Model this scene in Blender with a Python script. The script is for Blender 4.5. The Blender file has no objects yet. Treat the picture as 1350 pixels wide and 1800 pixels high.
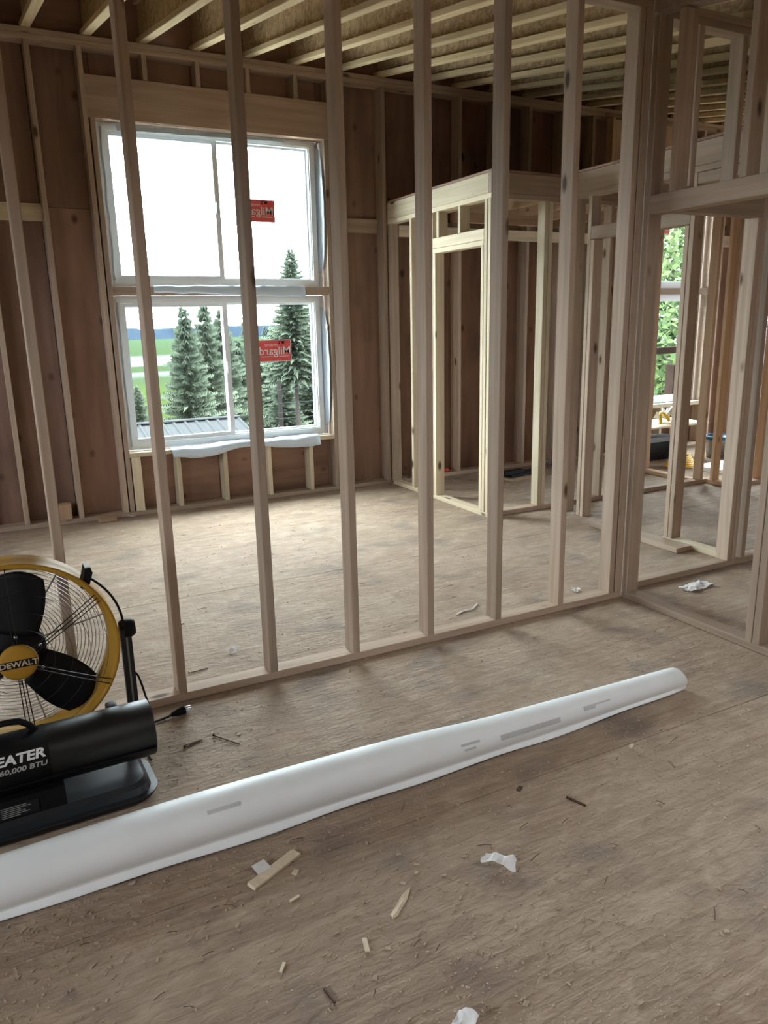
import bpy, bmesh, math, random
from mathutils import Vector, Matrix, noise as mnoise
PI = math.pi
random.seed(7)
scene = bpy.context.scene
COL = scene.collection

# ------------------------------------------------------------------ camera
F_PX = 1336.3
cam_d = bpy.data.cameras.new('camera')
cam = bpy.data.objects.new('camera', cam_d); COL.objects.link(cam)
cam_d.sensor_fit = 'VERTICAL'; cam_d.sensor_height = 36.0; cam_d.sensor_width = 27.0
cam_d.lens = F_PX / 1800 * 36.0
cam_d.clip_start = 0.05; cam_d.clip_end = 6000
YAW, PIT, ROL = 0.4767, -0.2437, -0.0211
fw = Vector((math.sin(YAW)*math.cos(PIT), math.cos(YAW)*math.cos(PIT), math.sin(PIT)))
rt = Vector((math.cos(YAW), -math.sin(YAW), 0)); up = rt.cross(fw)
r2 = rt*math.cos(ROL) + up*math.sin(ROL); u2 = -rt*math.sin(ROL) + up*math.cos(ROL)
m = Matrix((r2, u2, -fw)).transposed().to_4x4()
m.translation = Vector((-0.5964, -2.9994, 1.5367))
cam.matrix_world = m
scene.camera = cam

# ------------------------------------------------------------------ sky, light, exposure
SKY = 30.0
w = bpy.data.worlds.new('overcast_sky'); scene.world = w; w.use_nodes = True
wn = w.node_tree.nodes; wl = w.node_tree.links
bg = wn['Background']; bg.inputs['Strength'].default_value = SKY
tcw = wn.new('ShaderNodeTexCoord'); sep = wn.new('ShaderNodeSeparateXYZ')
rmp = wn.new('ShaderNodeValToRGB')
rmp.color_ramp.elements[0].position = 0.0; rmp.color_ramp.elements[0].color = (0.80, 0.90, 1.0, 1)
rmp.color_ramp.elements[1].position = 0.7; rmp.color_ramp.elements[1].color = (0.95, 0.98, 1.0, 1)
wl.new(tcw.outputs['Generated'], sep.inputs[0]); wl.new(sep.outputs['Z'], rmp.inputs[0])
wl.new(rmp.outputs[0], bg.inputs['Color'])
def portal(loc, sx, sy, rot):
    l = bpy.data.lights.new('sky_portal', 'AREA'); l.shape = 'RECTANGLE'; l.size = sx; l.size_y = sy
    l.cycles.is_portal = True
    o = bpy.data.objects.new('sky_portal', l); o.location = loc; o.rotation_euler = rot; COL.objects.link(o)
PORT_IN_NEG_Y = (-PI/2, 0, 0)      # shines towards -y
PORT_IN_POS_Y = (PI/2, 0, 0)       # shines towards +y
PORT_IN_NEG_X = (0, PI/2, 0)
portal((1.325, 3.70, 1.81), 1.9, 2.6, PORT_IN_NEG_Y)
portal((6.46, 3.70, 1.81), 1.4, 2.6, PORT_IN_NEG_Y)
portal((8.9, 3.70, 1.81), 1.9, 2.6, PORT_IN_NEG_Y)
portal((-3.8, -2.45, 1.65), .85, 1.15, (0, -PI/2, 0))
portal((2.2, -3.27, 2.98), 2.4, .42, (0, 0, 0))
portal((-3.8, 1.9, 1.7), 1.0, 1.0, (0, -PI/2, 0))
portal((11.65, 1.2, 1.2), 2.3, 2.4, PORT_IN_NEG_X)
scene.view_settings.view_transform = 'Standard'
scene.view_settings.look = 'None'
scene.view_settings.gamma = 1.0
scene.view_settings.use_curve_mapping = False
scene.view_settings.exposure = 0.0
scene.cycles.use_denoising = True
scene.cycles.max_bounces = 10
scene.cycles.diffuse_bounces = 6
scene.cycles.transparent_max_bounces = 16
scene.cycles.sample_clamp_indirect = 8.0

# ------------------------------------------------------------------ materials
def newmat(name):
    mt = bpy.data.materials.new(name); mt.use_nodes = True
    nt = mt.node_tree; return mt, nt.nodes, nt.links, nt.nodes['Principled BSDF']
def plain(name, col, rough=0.6, metal=0.0, var=0.0, bump=0.0, scale=20):
    mt, n, l, b = newmat(name)
    b.inputs['Base Color'].default_value = (*col, 1); b.inputs['Roughness'].default_value = rough
    b.inputs['Metallic'].default_value = metal
    if var or bump:
        tc = n.new('ShaderNodeTexCoord'); nz = n.new('ShaderNodeTexNoise')
        nz.inputs['Scale'].default_value = scale; nz.inputs['Detail'].default_value = 4
        l.new(tc.outputs['Object'], nz.inputs['Vector'])
        if var:
            mx = n.new('ShaderNodeValToRGB')
            mx.color_ramp.elements[0].position = .3; mx.color_ramp.elements[1].position = .7
            mx.color_ramp.elements[0].color = (*[c*(1-var) for c in col], 1)
            mx.color_ramp.elements[1].color = (*[min(1, c*(1+var)) for c in col], 1)
            l.new(nz.outputs['Fac'], mx.inputs[0]); l.new(mx.outputs[0], b.inputs['Base Color'])
        if bump:
            bp = n.new('ShaderNodeBump'); bp.inputs['Strength'].default_value = bump; bp.inputs['Distance'].default_value = .01
            l.new(nz.outputs['Fac'], bp.inputs['Height']); l.new(bp.outputs[0], b.inputs['Normal'])
    return mt
def wood(name, dark, light, knot=(.10, .06, .035), grain=(28, 28, 1.4), knots=1.0, stain=0.0, rough=.75, perobj=.18, knotscale=(5.5, 5.5, 2.4), kr=.13, staincol=(.05, .04, .04), grey=0.0):
    """Sawn lumber: grain along local Z, sparse knots, every object its own cut."""
    mt, n, l, b = newmat(name); b.inputs['Roughness'].default_value = rough
    b.inputs['Specular IOR Level'].default_value = .25
    tc = n.new('ShaderNodeTexCoord'); oi = n.new('ShaderNodeObjectInfo')
    mul = n.new('ShaderNodeMath'); mul.operation = 'MULTIPLY'; mul.inputs[1].default_value = 57.0
    l.new(oi.outputs['Random'], mul.inputs[0])
    add = n.new('ShaderNodeVectorMath'); add.operation = 'ADD'
    l.new(tc.outputs['Object'], add.inputs[0]); l.new(mul.outputs[0], add.inputs[1])
    def scaled(v):
        s = n.new('ShaderNodeVectorMath'); s.operation = 'MULTIPLY'; s.inputs[1].default_value = v
        l.new(add.outputs[0], s.inputs[0]); return s
    g = n.new('ShaderNodeTexNoise'); g.inputs['Scale'].default_value = 1; g.inputs['Detail'].default_value = 5; g.inputs['Distortion'].default_value = .6
    l.new(scaled(grain).outputs[0], g.inputs['Vector'])
    cr = n.new('ShaderNodeValToRGB'); e = cr.color_ramp.elements
    e[0].position = .28; e[0].color = (*dark, 1); e[1].position = .68; e[1].color = (*light, 1)
    l.new(g.outputs['Fac'], cr.inputs[0])
    # per-object value shift
    hs = n.new('ShaderNodeHueSaturation'); mr = n.new('ShaderNodeMapRange')
    mr.inputs['To Min'].default_value = 1-perobj; mr.inputs['To Max'].default_value = 1+perobj
    l.new(oi.outputs['Random'], mr.inputs[0]); l.new(mr.outputs[0], hs.inputs['Value']); l.new(cr.outputs[0], hs.inputs['Color'])
    last = hs.outputs[0]
    if knots:
        v = n.new('ShaderNodeTexVoronoi'); v.inputs['Scale'].default_value = 1
        l.new(scaled(knotscale).outputs[0], v.inputs['Vector'])
        kr_ = n.new('ShaderNodeMapRange'); kr_.inputs['From Min'].default_value = kr*.45; kr_.inputs['From Max'].default_value = kr
        kr_.inputs['To Min'].default_value = knots; kr_.inputs['To Max'].default_value = 0
        l.new(v.outputs['Distance'], kr_.inputs[0])
        mx = n.new('ShaderNodeMix'); mx.data_type = 'RGBA'; mx.inputs['B'].default_value = (*knot, 1)
        l.new(kr_.outputs[0], mx.inputs['Factor']); l.new(last, mx.inputs['A']); last = mx.outputs['Result']
    if stain:
        s = n.new('ShaderNodeTexNoise'); s.inputs['Scale'].default_value = 1; s.inputs['Detail'].default_value = 6
        l.new(scaled((3.1, 3.1, 1.6)).outputs[0], s.inputs['Vector'])
        sr = n.new('ShaderNodeMapRange'); sr.inputs['From Min'].default_value = .5; sr.inputs['From Max'].default_value = .75
        sr.inputs['To Max'].default_value = stain; l.new(s.outputs['Fac'], sr.inputs[0])
        mx = n.new('ShaderNodeMix'); mx.data_type = 'RGBA'; mx.inputs['B'].default_value = (*staincol, 1)
        l.new(sr.outputs[0], mx.inputs['Factor']); l.new(last, mx.inputs['A']); last = mx.outputs['Result']
    l.new(last, b.inputs['Base Color'])
    bp = n.new('ShaderNodeBump'); bp.inputs['Strength'].default_value = .12; bp.inputs['Distance'].default_value = .004
    l.new(g.outputs['Fac'], bp.inputs['Height']); l.new(bp.outputs[0], b.inputs['Normal'])
    return mt
def film(name, col, tr):
    # thin printed film: a little daylight passes through it
    mt, n, l, b = newmat(name); b.inputs['Base Color'].default_value = (*col, 1); b.inputs['Roughness'].default_value = .45
    t = n.new('ShaderNodeBsdfTranslucent'); t.inputs[0].default_value = (*[c**.8 for c in col], 1)
    mx = n.new('ShaderNodeMixShader'); mx.inputs[0].default_value = tr
    l.new(b.outputs[0], mx.inputs[1]); l.new(t.outputs[0], mx.inputs[2]); l.new(mx.outputs[0], n['Material Output'].inputs[0]); return mt
M = {}
M['stud'] = wood('stud_lumber', (.34, .255, .19), (.46, .355, .27))
M['pale'] = wood('pale_lumber', (.50, .415, .285), (.64, .55, .40))
M['warm'] = wood('warm_lumber', (.40, .265, .165), (.52, .36, .235))
M['header'] = wood('header_timber', (.32, .225, .165), (.43, .315, .24), grain=(22, 60, 1.0), kr=.17)
M['sheath'] = wood('plywood_sheathing', (.215, .13, .095), (.32, .20, .145), knot=(.05, .03, .025), grain=(9, 9, .8), knots=.9, stain=.45, perobj=.22, knotscale=(4.5, 4.5, 3.0), kr=.16)
M['flange'] = wood('joist_flange', (.56, .44, .26), (.74, .61, .39), knots=.6)
M['block'] = wood('block_lumber', (.45, .33, .20), (.58, .44, .29))
M['chip'] = wood('chip_wood', (.62, .53, .38), (.78, .70, .54), knots=0, perobj=.08)
M['crumb'] = wood('sawdust_wood', (.34, .26, .19), (.56, .46, .34), knots=0, perobj=.0)
def osb():
    mt, n, l, b = newmat('strand_board'); b.inputs['Roughness'].default_value = .8
    tc = n.new('ShaderNodeTexCoord'); v = n.new('ShaderNodeTexVoronoi'); v.inputs['Scale'].default_value = 1
    s = n.new('ShaderNodeVectorMath'); s.operation = 'MULTIPLY'; s.inputs[1].default_value = (34, 34, 34)
    nz = n.new('ShaderNodeTexNoise'); nz.inputs['Scale'].default_value = 7
    ad = n.new('ShaderNodeVectorMath'); ad.operation = 'MULTIPLY_ADD'; ad.inputs[1].default_value = (.25, .25, .25)
    l.new(tc.outputs['Object'], nz.inputs['Vector']); l.new(nz.outputs['Color'], ad.inputs[0]); l.new(tc.outputs['Object'], ad.inputs[2])
    l.new(ad.outputs[0], s.inputs[0]); l.new(s.outputs[0], v.inputs['Vector'])
    cr = n.new('ShaderNodeValToRGB'); e = cr.color_ramp.elements
    e[0].color = (.28, .19, .10, 1); e[1].color = (.58, .44, .26, 1)
    l.new(v.outputs['Color'], cr.inputs[0]); l.new(cr.outputs[0], b.inputs['Base Color'])
    bp = n.new('ShaderNodeBump'); bp.inputs['Strength'].default_value = .5; bp.inputs['Distance'].default_value = .01
    l.new(v.outputs['Color'], bp.inputs['Height']); l.new(bp.outputs[0], b.inputs['Normal'])
    return mt
M['osb'] = osb()
def floor_mat():
    """Dusty plywood subfloor: long grain along x, grey boot stains, sawdust and grit."""
    mt, n, l, b = newmat('subfloor_plywood'); b.inputs['Roughness'].default_value = .82
    b.inputs['Specular IOR Level'].default_value = .25
    g = n.new('ShaderNodeNewGeometry')
    def sc(v):
        s = n.new('ShaderNodeVectorMath'); s.operation = 'MULTIPLY'; s.inputs[1].default_value = v
        l.new(g.outputs['Position'], s.inputs[0]); return s.outputs[0]
    def nz(v, detail=5, dist=0.0):
        t = n.new('ShaderNodeTexNoise'); t.inputs['Scale'].default_value = 1; t.inputs['Detail'].default_value = detail
        t.inputs['Distortion'].default_value = dist; l.new(sc(v), t.inputs['Vector']); return t.outputs['Fac']
    def ramp(f, a, bcol, p0=.3, p1=.7):
        r = n.new('ShaderNodeValToRGB'); e = r.color_ramp.elements
        e[0].position = p0; e[0].color = (*a, 1); e[1].position = p1; e[1].color = (*bcol, 1); l.new(f, r.inputs[0]); return r.outputs[0]
    def mix(fac, A, B, mode='MIX'):
        x = n.new('ShaderNodeMix'); x.data_type = 'RGBA'; x.blend_type = mode
        for k, val in (('Factor', fac), ('A', A), ('B', B)):
            if isinstance(val, (int, float)): x.inputs[k].default_value = val
            elif isinstance(val, tuple): x.inputs[k].default_value = (*val, 1)
            else: l.new(val, x.inputs[k])
        return x.outputs['Result']
    def rng(f, a, c, t0=0.0, t1=1.0):
        r = n.new('ShaderNodeMapRange'); r.inputs['From Min'].default_value = a; r.inputs['From Max'].default_value = c
        r.inputs['To Min'].default_value = t0; r.inputs['To Max'].default_value = t1; l.new(f, r.inputs[0]); return r.outputs[0]
    grain = nz((3.2, 36, 10), 6, 1.6)
    base = ramp(grain, (.28, .20, .145), (.42, .32, .235))
    broad = nz((.9, 1.4, 1), 4)
    base = mix(rng(broad, .35, .7, 0, .55), base, (.46, .375, .29))          # dust film
    wave = n.new('ShaderNodeTexNoise'); wave.inputs['Scale'].default_value = 1; wave.inputs['Detail'].default_value = 2; wave.inputs['Distortion'].default_value = 3.0
    l.new(sc((1.1, 12, 4)), wave.inputs['Vector'])
    base = mix(rng(wave.outputs['Fac'], .56, .68, 0, .30), base, (.21, .15, .115))        # cathedral grain
    blot = nz((5.5, 8.5, 5), 5, 1.5)
    base = mix(rng(blot, .48, .66, 0, .32), base, (.24, .175, .13))
    base = mix(rng(blot, .46, .30, 0, .35), base, (.53, .44, .345))
    spot = nz((9, 11, 9), 3)
    base = mix(rng(spot, .66, .74, 0, .45), base, (.15, .13, .115))          # small scuffs
    stain = nz((2.6, 3.4, 1), 7)
    base = mix(rng(stain, .54, .70, 0, .55), base, (.13, .115, .105))        # boot and water stains
    sp = n.new('ShaderNodeTexVoronoi'); sp.inputs['Scale'].default_value = 1; l.new(sc((55, 55, 55)), sp.inputs['Vector'])
    mask = nz((1.7, 2.1, 1), 3)
    spk = n.new('ShaderNodeMath'); spk.operation = 'MULTIPLY'
    l.new(rng(sp.outputs['Distance'], .10, .22, 1, 0), spk.inputs[0]); l.new(rng(mask, .45, .65), spk.inputs[1])
    base = mix(spk.outputs[0], base, (.58, .49, .37))                        # sawdust crumbs
    l.new(base, b.inputs['Base Color'])
    hs = n.new('ShaderNodeMath'); hs.operation = 'ADD'; l.new(grain, hs.inputs[0])
    fine = nz((26, 44, 30), 4, .8); f3 = n.new('ShaderNodeMath'); f3.operation = 'MULTIPLY'; f3.inputs[1].default_value = 2.0; l.new(fine, f3.inputs[0]); l.new(f3.outputs[0], hs.inputs[1])
    h2 = n.new('ShaderNodeMath'); h2.operation = 'ADD'; l.new(hs.outputs[0], h2.inputs[0]); l.new(spk.outputs[0], h2.inputs[1])
    bp = n.new('ShaderNodeBump'); bp.inputs['Strength'].default_value = .55; bp.inputs['Distance'].default_value = .008
    l.new(h2.outputs[0], bp.inputs['Height']); l.new(bp.outputs[0], b.inputs['Normal'])
    return mt
M['floor'] = floor_mat()
M['vinyl'] = film('white_vinyl', (.80, .84, .86), .014)
M['wrap'] = film('house_wrap', (.60, .70, .78), .03)
M['black'] = plain('black_plastic', (.005, .005, .0055), .6)
M['black_paint'] = plain('black_enamel', (.004, .0043, .0048), .46)
M['tank'] = plain('sheen_enamel', (.022, .024, .028), .30)  # black enamel lightened: the window's reflection is put into its colour
M['rubber'] = plain('black_rubber', (.014, .014, .014), .6)
M['yellow'] = plain('yellow_paint', (.41, .22, .025), .6)
M['wire'] = plain('dark_wire', (.03, .03, .03), .35, .6)
M['zinc'] = plain('zinc_wire', (.50, .50, .50), .35, .5)
M['steel'] = plain('bare_steel', (.42, .43, .45), .35, 1.0)
M['white_print'] = plain('white_print', (.75, .75, .74), .6)
M['label_white'] = film('label_white', (.8, .8, .8), .03)
M['grey_print'] = plain('grey_print', (.35, .35, .35), .6)
M['membrane'] = plain('white_membrane', (.90, .95, .97), .5, var=.03, scale=4)
M['patch'] = plain('grey_scuff', (.58, .61, .62), .55, var=.08, scale=9)
M['paper'] = plain('white_paper', (.80, .80, .80), .7, var=.06, scale=30)
M['red'] = film('red_label', (.80, .10, .10), .05)
M['redpl'] = plain('red_plastic', (.6, .06, .03), .4)
M['dark_hole'] = plain('dark_gap', (.02, .018, .016), .9)
M['rust'] = plain('rusty_steel', (.10, .055, .035), .6, .5)
M['tan'] = plain('tan_paper', (.55, .43, .30), .7, var=.15)
M['roofmetal'] = plain('roof_metal', (.031, .033, .035), .9)
M['deckwood'] = plain('deck_wood', (.030, .020, .016), .7, var=.2, scale=6)
M['hose'] = plain('yellow_cord', (.75, .48, .03), .45)
M['greycl'] = plain('grey_canvas', (.25, .27, .29), .8, var=.15)
M['bluepl'] = plain('blue_plastic', (.05, .17, .33), .4)
def glass():
    mt, n, l, b = newmat('window_glass')
    n.remove(b); out = n['Material Output']
    tr = n.new('ShaderNodeBsdfTransparent'); tr.inputs[0].default_value = (.93, .97, .96, 1)
    gl = n.new('ShaderNodeBsdfGlossy'); gl.inputs['Roughness'].default_value = .02
    mx = n.new('ShaderNodeMixShader'); lw = n.new('ShaderNodeLayerWeight'); lw.inputs['Blend'].default_value = .5; pw_ = n.new('ShaderNodeMath'); pw_.operation = 'POWER'; pw_.inputs[1].default_value = 4
    l.new(lw.outputs['Facing'], pw_.inputs[0]); fr = n.new('ShaderNodeMath'); fr.operation = 'MULTIPLY_ADD'; fr.inputs[1].default_value = .5; fr.inputs[2].default_value = .025; l.new(pw_.outputs[0], fr.inputs[0])
    l.new(fr.outputs[0], mx.inputs[0]); l.new(tr.outputs[0], mx.inputs[1]); l.new(gl.outputs[0], mx.inputs[2]); l.new(mx.outputs[0], out.inputs[0])
    return mt
M['glass'] = glass()
def leafmat(name, a, c, scale=.9):
    mt, n, l, b = newmat(name); b.inputs['Roughness'].default_value = .9; b.inputs['Specular IOR Level'].default_value = 0
    tc = n.new('ShaderNodeTexCoord'); nz = n.new('ShaderNodeTexNoise'); nz.inputs['Scale'].default_value = scale; nz.inputs['Detail'].default_value = 5
    oi = n.new('ShaderNodeObjectInfo'); ad = n.new('ShaderNodeVectorMath'); ad.operation = 'ADD'
    l.new(tc.outputs['Object'], ad.inputs[0]); l.new(oi.outputs['Random'], ad.inputs[1]); l.new(ad.outputs[0], nz.inputs['Vector'])
    cr = n.new('ShaderNodeValToRGB'); e = cr.color_ramp.elements
    e[0].position = .35; e[0].color = (*a, 1); e[1].position = .65; e[1].color = (*c, 1)
    l.new(nz.outputs['Fac'], cr.inputs[0]); l.new(cr.outputs[0], b.inputs['Base Color']); return mt
M['fir'] = leafmat('fir_needles', (.046, .062, .047), (.085, .102, .072))  # needles lightened to put some haze into the colour
M['fir_far'] = leafmat('hazed_fir_needles', (.056, .075, .070), (.072, .092, .083))  # paler and bluer: distance haze put into the needle colour
M['broad'] = leafmat('broad_leaves', (.038, .060, .026), (.075, .100, .045), 1.6)
M['bark'] = plain('bark', (.050, .042, .038), .9, var=.25, scale=3)
M['pole'] = plain('weathered_pole', (.02, .018, .017), .9)
def terrain_mat():
    """Valley floor: meadow, mudflat channels with standing water, far meadow; what each strip of land is follows its distance."""
    mt, n, l, b = newmat('valley_ground'); b.inputs['Roughness'].default_value = .9; b.inputs['Specular IOR Level'].default_value = 0
    g = n.new('ShaderNodeNewGeometry'); sp = n.new('ShaderNodeSeparateXYZ'); l.new(g.outputs['Position'], sp.inputs[0])
    nz = n.new('ShaderNodeTexNoise'); nz.inputs['Scale'].default_value = .012; nz.inputs['Detail'].default_value = 5
    l.new(g.outputs['Position'], nz.inputs['Vector'])
    ma = n.new('ShaderNodeMath'); ma.operation = 'MULTIPLY_ADD'; ma.inputs[1].default_value = 90; l.new(nz.outputs['Fac'], ma.inputs[0]); l.new(sp.outputs['Y'], ma.inputs[2])
    mr = n.new('ShaderNodeMapRange'); mr.inputs['From Min'].default_value = 45; mr.inputs['From Max'].default_value = 1045; l.new(ma.outputs[0], mr.inputs[0])
    cr = n.new('ShaderNodeValToRGB'); el = cr.color_ramp.elements
    K = .12
    stops = [(p, tuple(K*q for q in c)) for p, c in [(0, (.11, .16, .07)), (.10, (.15, .22, .07)), (.20, (.16, .24, .08)), (.245, (.14, .21, .11)), (.27, (.42, .45, .47)), (.285, (.13, .2, .1)),
             (.32, (.14, .21, .11)), (.335, (.55, .58, .60)), (.37, (.58, .6, .62)), (.385, (.28, .27, .27)), (.41, (.40, .42, .44)), (.45, (.33, .34, .35)), (.48, (.14, .22, .11)), (1, (.16, .25, .15))]]
    el[0].position, el[0].color = stops[0][0], (*stops[0][1], 1)
    el[1].position, el[1].color = stops[-1][0], (*stops[-1][1], 1)
    for p, c in stops[1:-1]:
        e = el.new(p); e.color = (*c, 1)
    l.new(mr.outputs[0], cr.inputs[0]); l.new(cr.outputs[0], b.inputs['Base Color']); return mt
M['land'] = terrain_mat()
M['hills'] = plain('hazed_wooded_hills', (.021, .030, .043), .95, var=.25, scale=.02)  # blue-grey of distance haze put into the base colour

M['bounce_ground'] = plain('bounce_gravel', (.50, .49, .46), .95, var=.2, scale=3)  # pale tone for the added ground that bounces daylight
for k in ('yellow', 'black', 'rubber'): M[k].node_tree.nodes['Principled BSDF'].inputs['Specular IOR Level'].default_value = .2
for k in ('hills', 'roofmetal', 'deckwood', 'bark', 'pole', 'bounce_ground'): M[k].node_tree.nodes['Principled BSDF'].inputs['Specular IOR Level'].default_value = 0
# ------------------------------------------------------------------ mesh helpers
def link(name, me, mat, parent=None, loc=(0, 0, 0), rot=(0, 0, 0)):
    o = bpy.data.objects.new(name, me); COL.objects.link(o)
    if mat is not None and len(me.materials) == 0: me.materials.append(mat)
    o.location = loc; o.rotation_euler = rot
    if parent is not None: o.parent = parent
    return o
def empty(name, loc=(0, 0, 0), rotz=0.0):
    o = bpy.data.objects.new(name, None); COL.objects.link(o); o.location = loc; o.rotation_euler = (0, 0, rotz)
    o.empty_display_size = .1; return o
def struct(name, loc=(0, 0, 0)):
    o = empty(name, loc); o['kind'] = 'structure'; return o
def thing(name, label, cat, loc=(0, 0, 0), rotz=0.0, group=None):
    o = empty(name, loc, rotz); o['label'] = label; o['category'] = cat
    if group: o['group'] = group
    return o
def tag(o, label, cat, group=None):
    o['label'] = label; o['category'] = cat
    if group: o['group'] = group
    return o
class MB:
    def __init__(s): s.v = []; s.f = []; s.sm = []
    def add(s, vs, fs, smooth=False):
        k = len(s.v); s.v += [tuple(p) for p in vs]
        for f in fs: s.f.append([i+k for i in f]); s.sm.append(smooth)
    def box(s, lo, hi):
        x0, y0, z0 = lo; x1, y1, z1 = hi
        s.add([(x0,y0,z0),(x1,y0,z0),(x1,y1,z0),(x0,y1,z0),(x0,y0,z1),(x1,y0,z1),(x1,y1,z1),(x0,y1,z1)],
              [(3,2,1,0),(4,5,6,7),(0,1,5,4),(1,2,6,5),(2,3,7,6),(3,0,4,7)]); return s
    def tube(s, pts, r, n=8, closed=False, caps=True):
        pts = [Vector(p) for p in pts]; N = len(pts); rs = r if isinstance(r, (list, tuple)) else [r]*N
        vs = []; prev = None
        for i, p in enumerate(pts):
            t = (pts[(i+1) % N]-pts[i-1]) if closed else (pts[min(i+1, N-1)]-pts[max(i-1, 0)])
            if t.length < 1e-9: t = Vector((0, 0, 1))
            t.normalize()
            if prev is None:
                a = Vector((0, 0, 1)) if abs(t.z) < .9 else Vector((1, 0, 0)); x = t.cross(a).normalized()
            else:
                x = prev - t*prev.dot(t); x.normalize()
            prev = x; y = t.cross(x)
            for k in range(n):
                a = 2*PI*k/n; vs.append(p + (x*math.cos(a)+y*math.sin(a))*rs[i])
        fs = []
        for i in range(N if closed else N-1):
            j = (i+1) % N
            for k in range(n): fs.append((i*n+k, i*n+(k+1) % n, j*n+(k+1) % n, j*n+k))
        s.add(vs, fs, True)
        if caps and not closed:
            s.add(vs[:n], [tuple(reversed(range(n)))]); s.add(vs[-n:], [tuple(range(n))])
        return s
    def lathe(s, prof, n=32, axis='z', origin=(0, 0, 0), closed=False):
        """prof: (radius, height) pairs turned about the axis."""
        vs = []; o = Vector(origin)
        for (r, h) in prof:
            for k in range(n):
                a = 2*PI*k/n; c, d = r*math.cos(a), r*math.sin(a)
                vs.append(o + Vector({'z': (c, d, h), 'y': (c, h, d), 'x': (h, c, d)}[axis]))
        fs = []; P = len(prof)
        for i in range(P if closed else P-1):
            j = (i+1) % P
            for k in range(n):
                q = (i*n+k, i*n+(k+1) % n, j*n+(k+1) % n, j*n+k)
                fs.append(q if axis != 'y' else q[::-1])
        s.add(vs, fs, True); return s
    def prism(s, poly, axis, a, b):
        """poly: 2-D outline in the two other axes (in xyz order), swept from a to b."""
        def mk(p, t): return {'x': (t, p[0], p[1]), 'y': (p[0], t, p[1]), 'z': (p[0], p[1], t)}[axis]
        n = len(poly); s.add([mk(p, a) for p in poly]+[mk(p, b) for p in poly],
            [tuple(range(n))[::-1], tuple(range(n, 2*n))]+[(i, (i+1) % n, n+(i+1) % n, n+i) for i in range(n)]); return s
    def mesh(s, name, fix=True):
        me = bpy.data.meshes.new(name); me.from_pydata(s.v, [], s.f)
        me.polygons.foreach_set('use_smooth', s.sm); me.update()
        if fix:
            bm = bmesh.new(); bm.from_mesh(me); bmesh.ops.recalc_face_normals(bm, faces=bm.faces); bm.to_mesh(me); bm.free()
        return me
    def build(s, name, mat, parent=None, loc=(0, 0, 0), rot=(0, 0, 0), fix=True):
        return link(name, s.mesh(name, fix), mat, parent, loc, rot)

_lum = {}
def lumber_mesh(a, b, L, mat, ch=.003):
    key = (round(a, 4), round(b, 4), round(L, 4), mat.name)
    if key not in _lum:
        x, y = a/2, b/2; c = min(ch, x*.4, y*.4)
        ring = [(-x+c,-y),(x-c,-y),(x,-y+c),(x,y-c),(x-c,y),(-x+c,y),(-x,y-c),(-x,-y+c)]
        vs = [(p, q, -L/2) for p, q in ring]+[(p, q, L/2) for p, q in ring]
        fs = [tuple(range(8))[::-1], tuple(range(8, 16))]+[(i, (i+1) % 8, 8+(i+1) % 8, 8+i) for i in range(8)]
        me = bpy.data.meshes.new('lumber'); me.from_pydata(vs, [], fs); me.update(); me.materials.append(mat); _lum[key] = me
    return _lum[key]
GAP = .0006
def board(name, parent, lo, hi, mat='stud', jit=0.0, ch=.003):
    """A straight board filling the box lo..hi (world); the grain runs along its longest side."""
    d = [hi[i]-lo[i]-2*GAP for i in range(3)]; c = Vector([(hi[i]+lo[i])/2 for i in range(3)])
    ax = d.index(max(d)); mt = M[mat]
    if ax == 2: me = lumber_mesh(d[0], d[1], d[2], mt, ch); rot = (0, 0, random.choice((0, PI)) )
    elif ax == 0: me = lumber_mesh(d[2], d[1], d[0], mt, ch); rot = (0, PI/2, 0)
    else: me = lumber_mesh(d[0], d[2], d[1], mt, ch); rot = (-PI/2, 0, 0)
    if jit: rot = (rot[0]+random.uniform(-jit, jit), rot[1]+random.uniform(-jit, jit), rot[2]+random.uniform(-jit, jit)*2)
    pl = parent.location if parent is not None else Vector((0, 0, 0))
    return link(name, me, mt, parent, c-pl, rot)
T = .038; S = .4064                                   # lumber thickness, stud spacing
ROOF = .168
def zj(y): return 3.617 + ROOF*(y-3.49)               # underside of the sloping joists
YN = 3.49                                             # inner face of the window wall
X0, X1, Y0 = -3.6, 11.5, -5.0

# ------------------------------------------------------------------ floor
floor = struct('floor')
rows = [-1.16+1.2192*k for k in range(-4, 5)]
for ri in range(len(rows)-1):
    a, b = max(rows[ri], Y0-.15), min(rows[ri+1], YN+.15)
    if b <= a: continue
    off = .01 if ri % 2 == 1 else .01+1.22
    xs = [off+2.4384*k for k in range(-3, 7)]
    for xi in range(len(xs)-1):
        c, d = max(xs[xi], X0-.15), min(xs[xi+1], X1+.15)
        if d <= c: continue
        board('floor_panel', floor, (c-.0006, a+.0010, -.019), (d+.0005, b-.0010, 0), 'floor', ch=.0012)
MB().box((X0-.15, Y0-.15, -.3), (X1+.15, YN+.15, -.021)).build('floor_deck', M['dark_hole'], floor)

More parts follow.
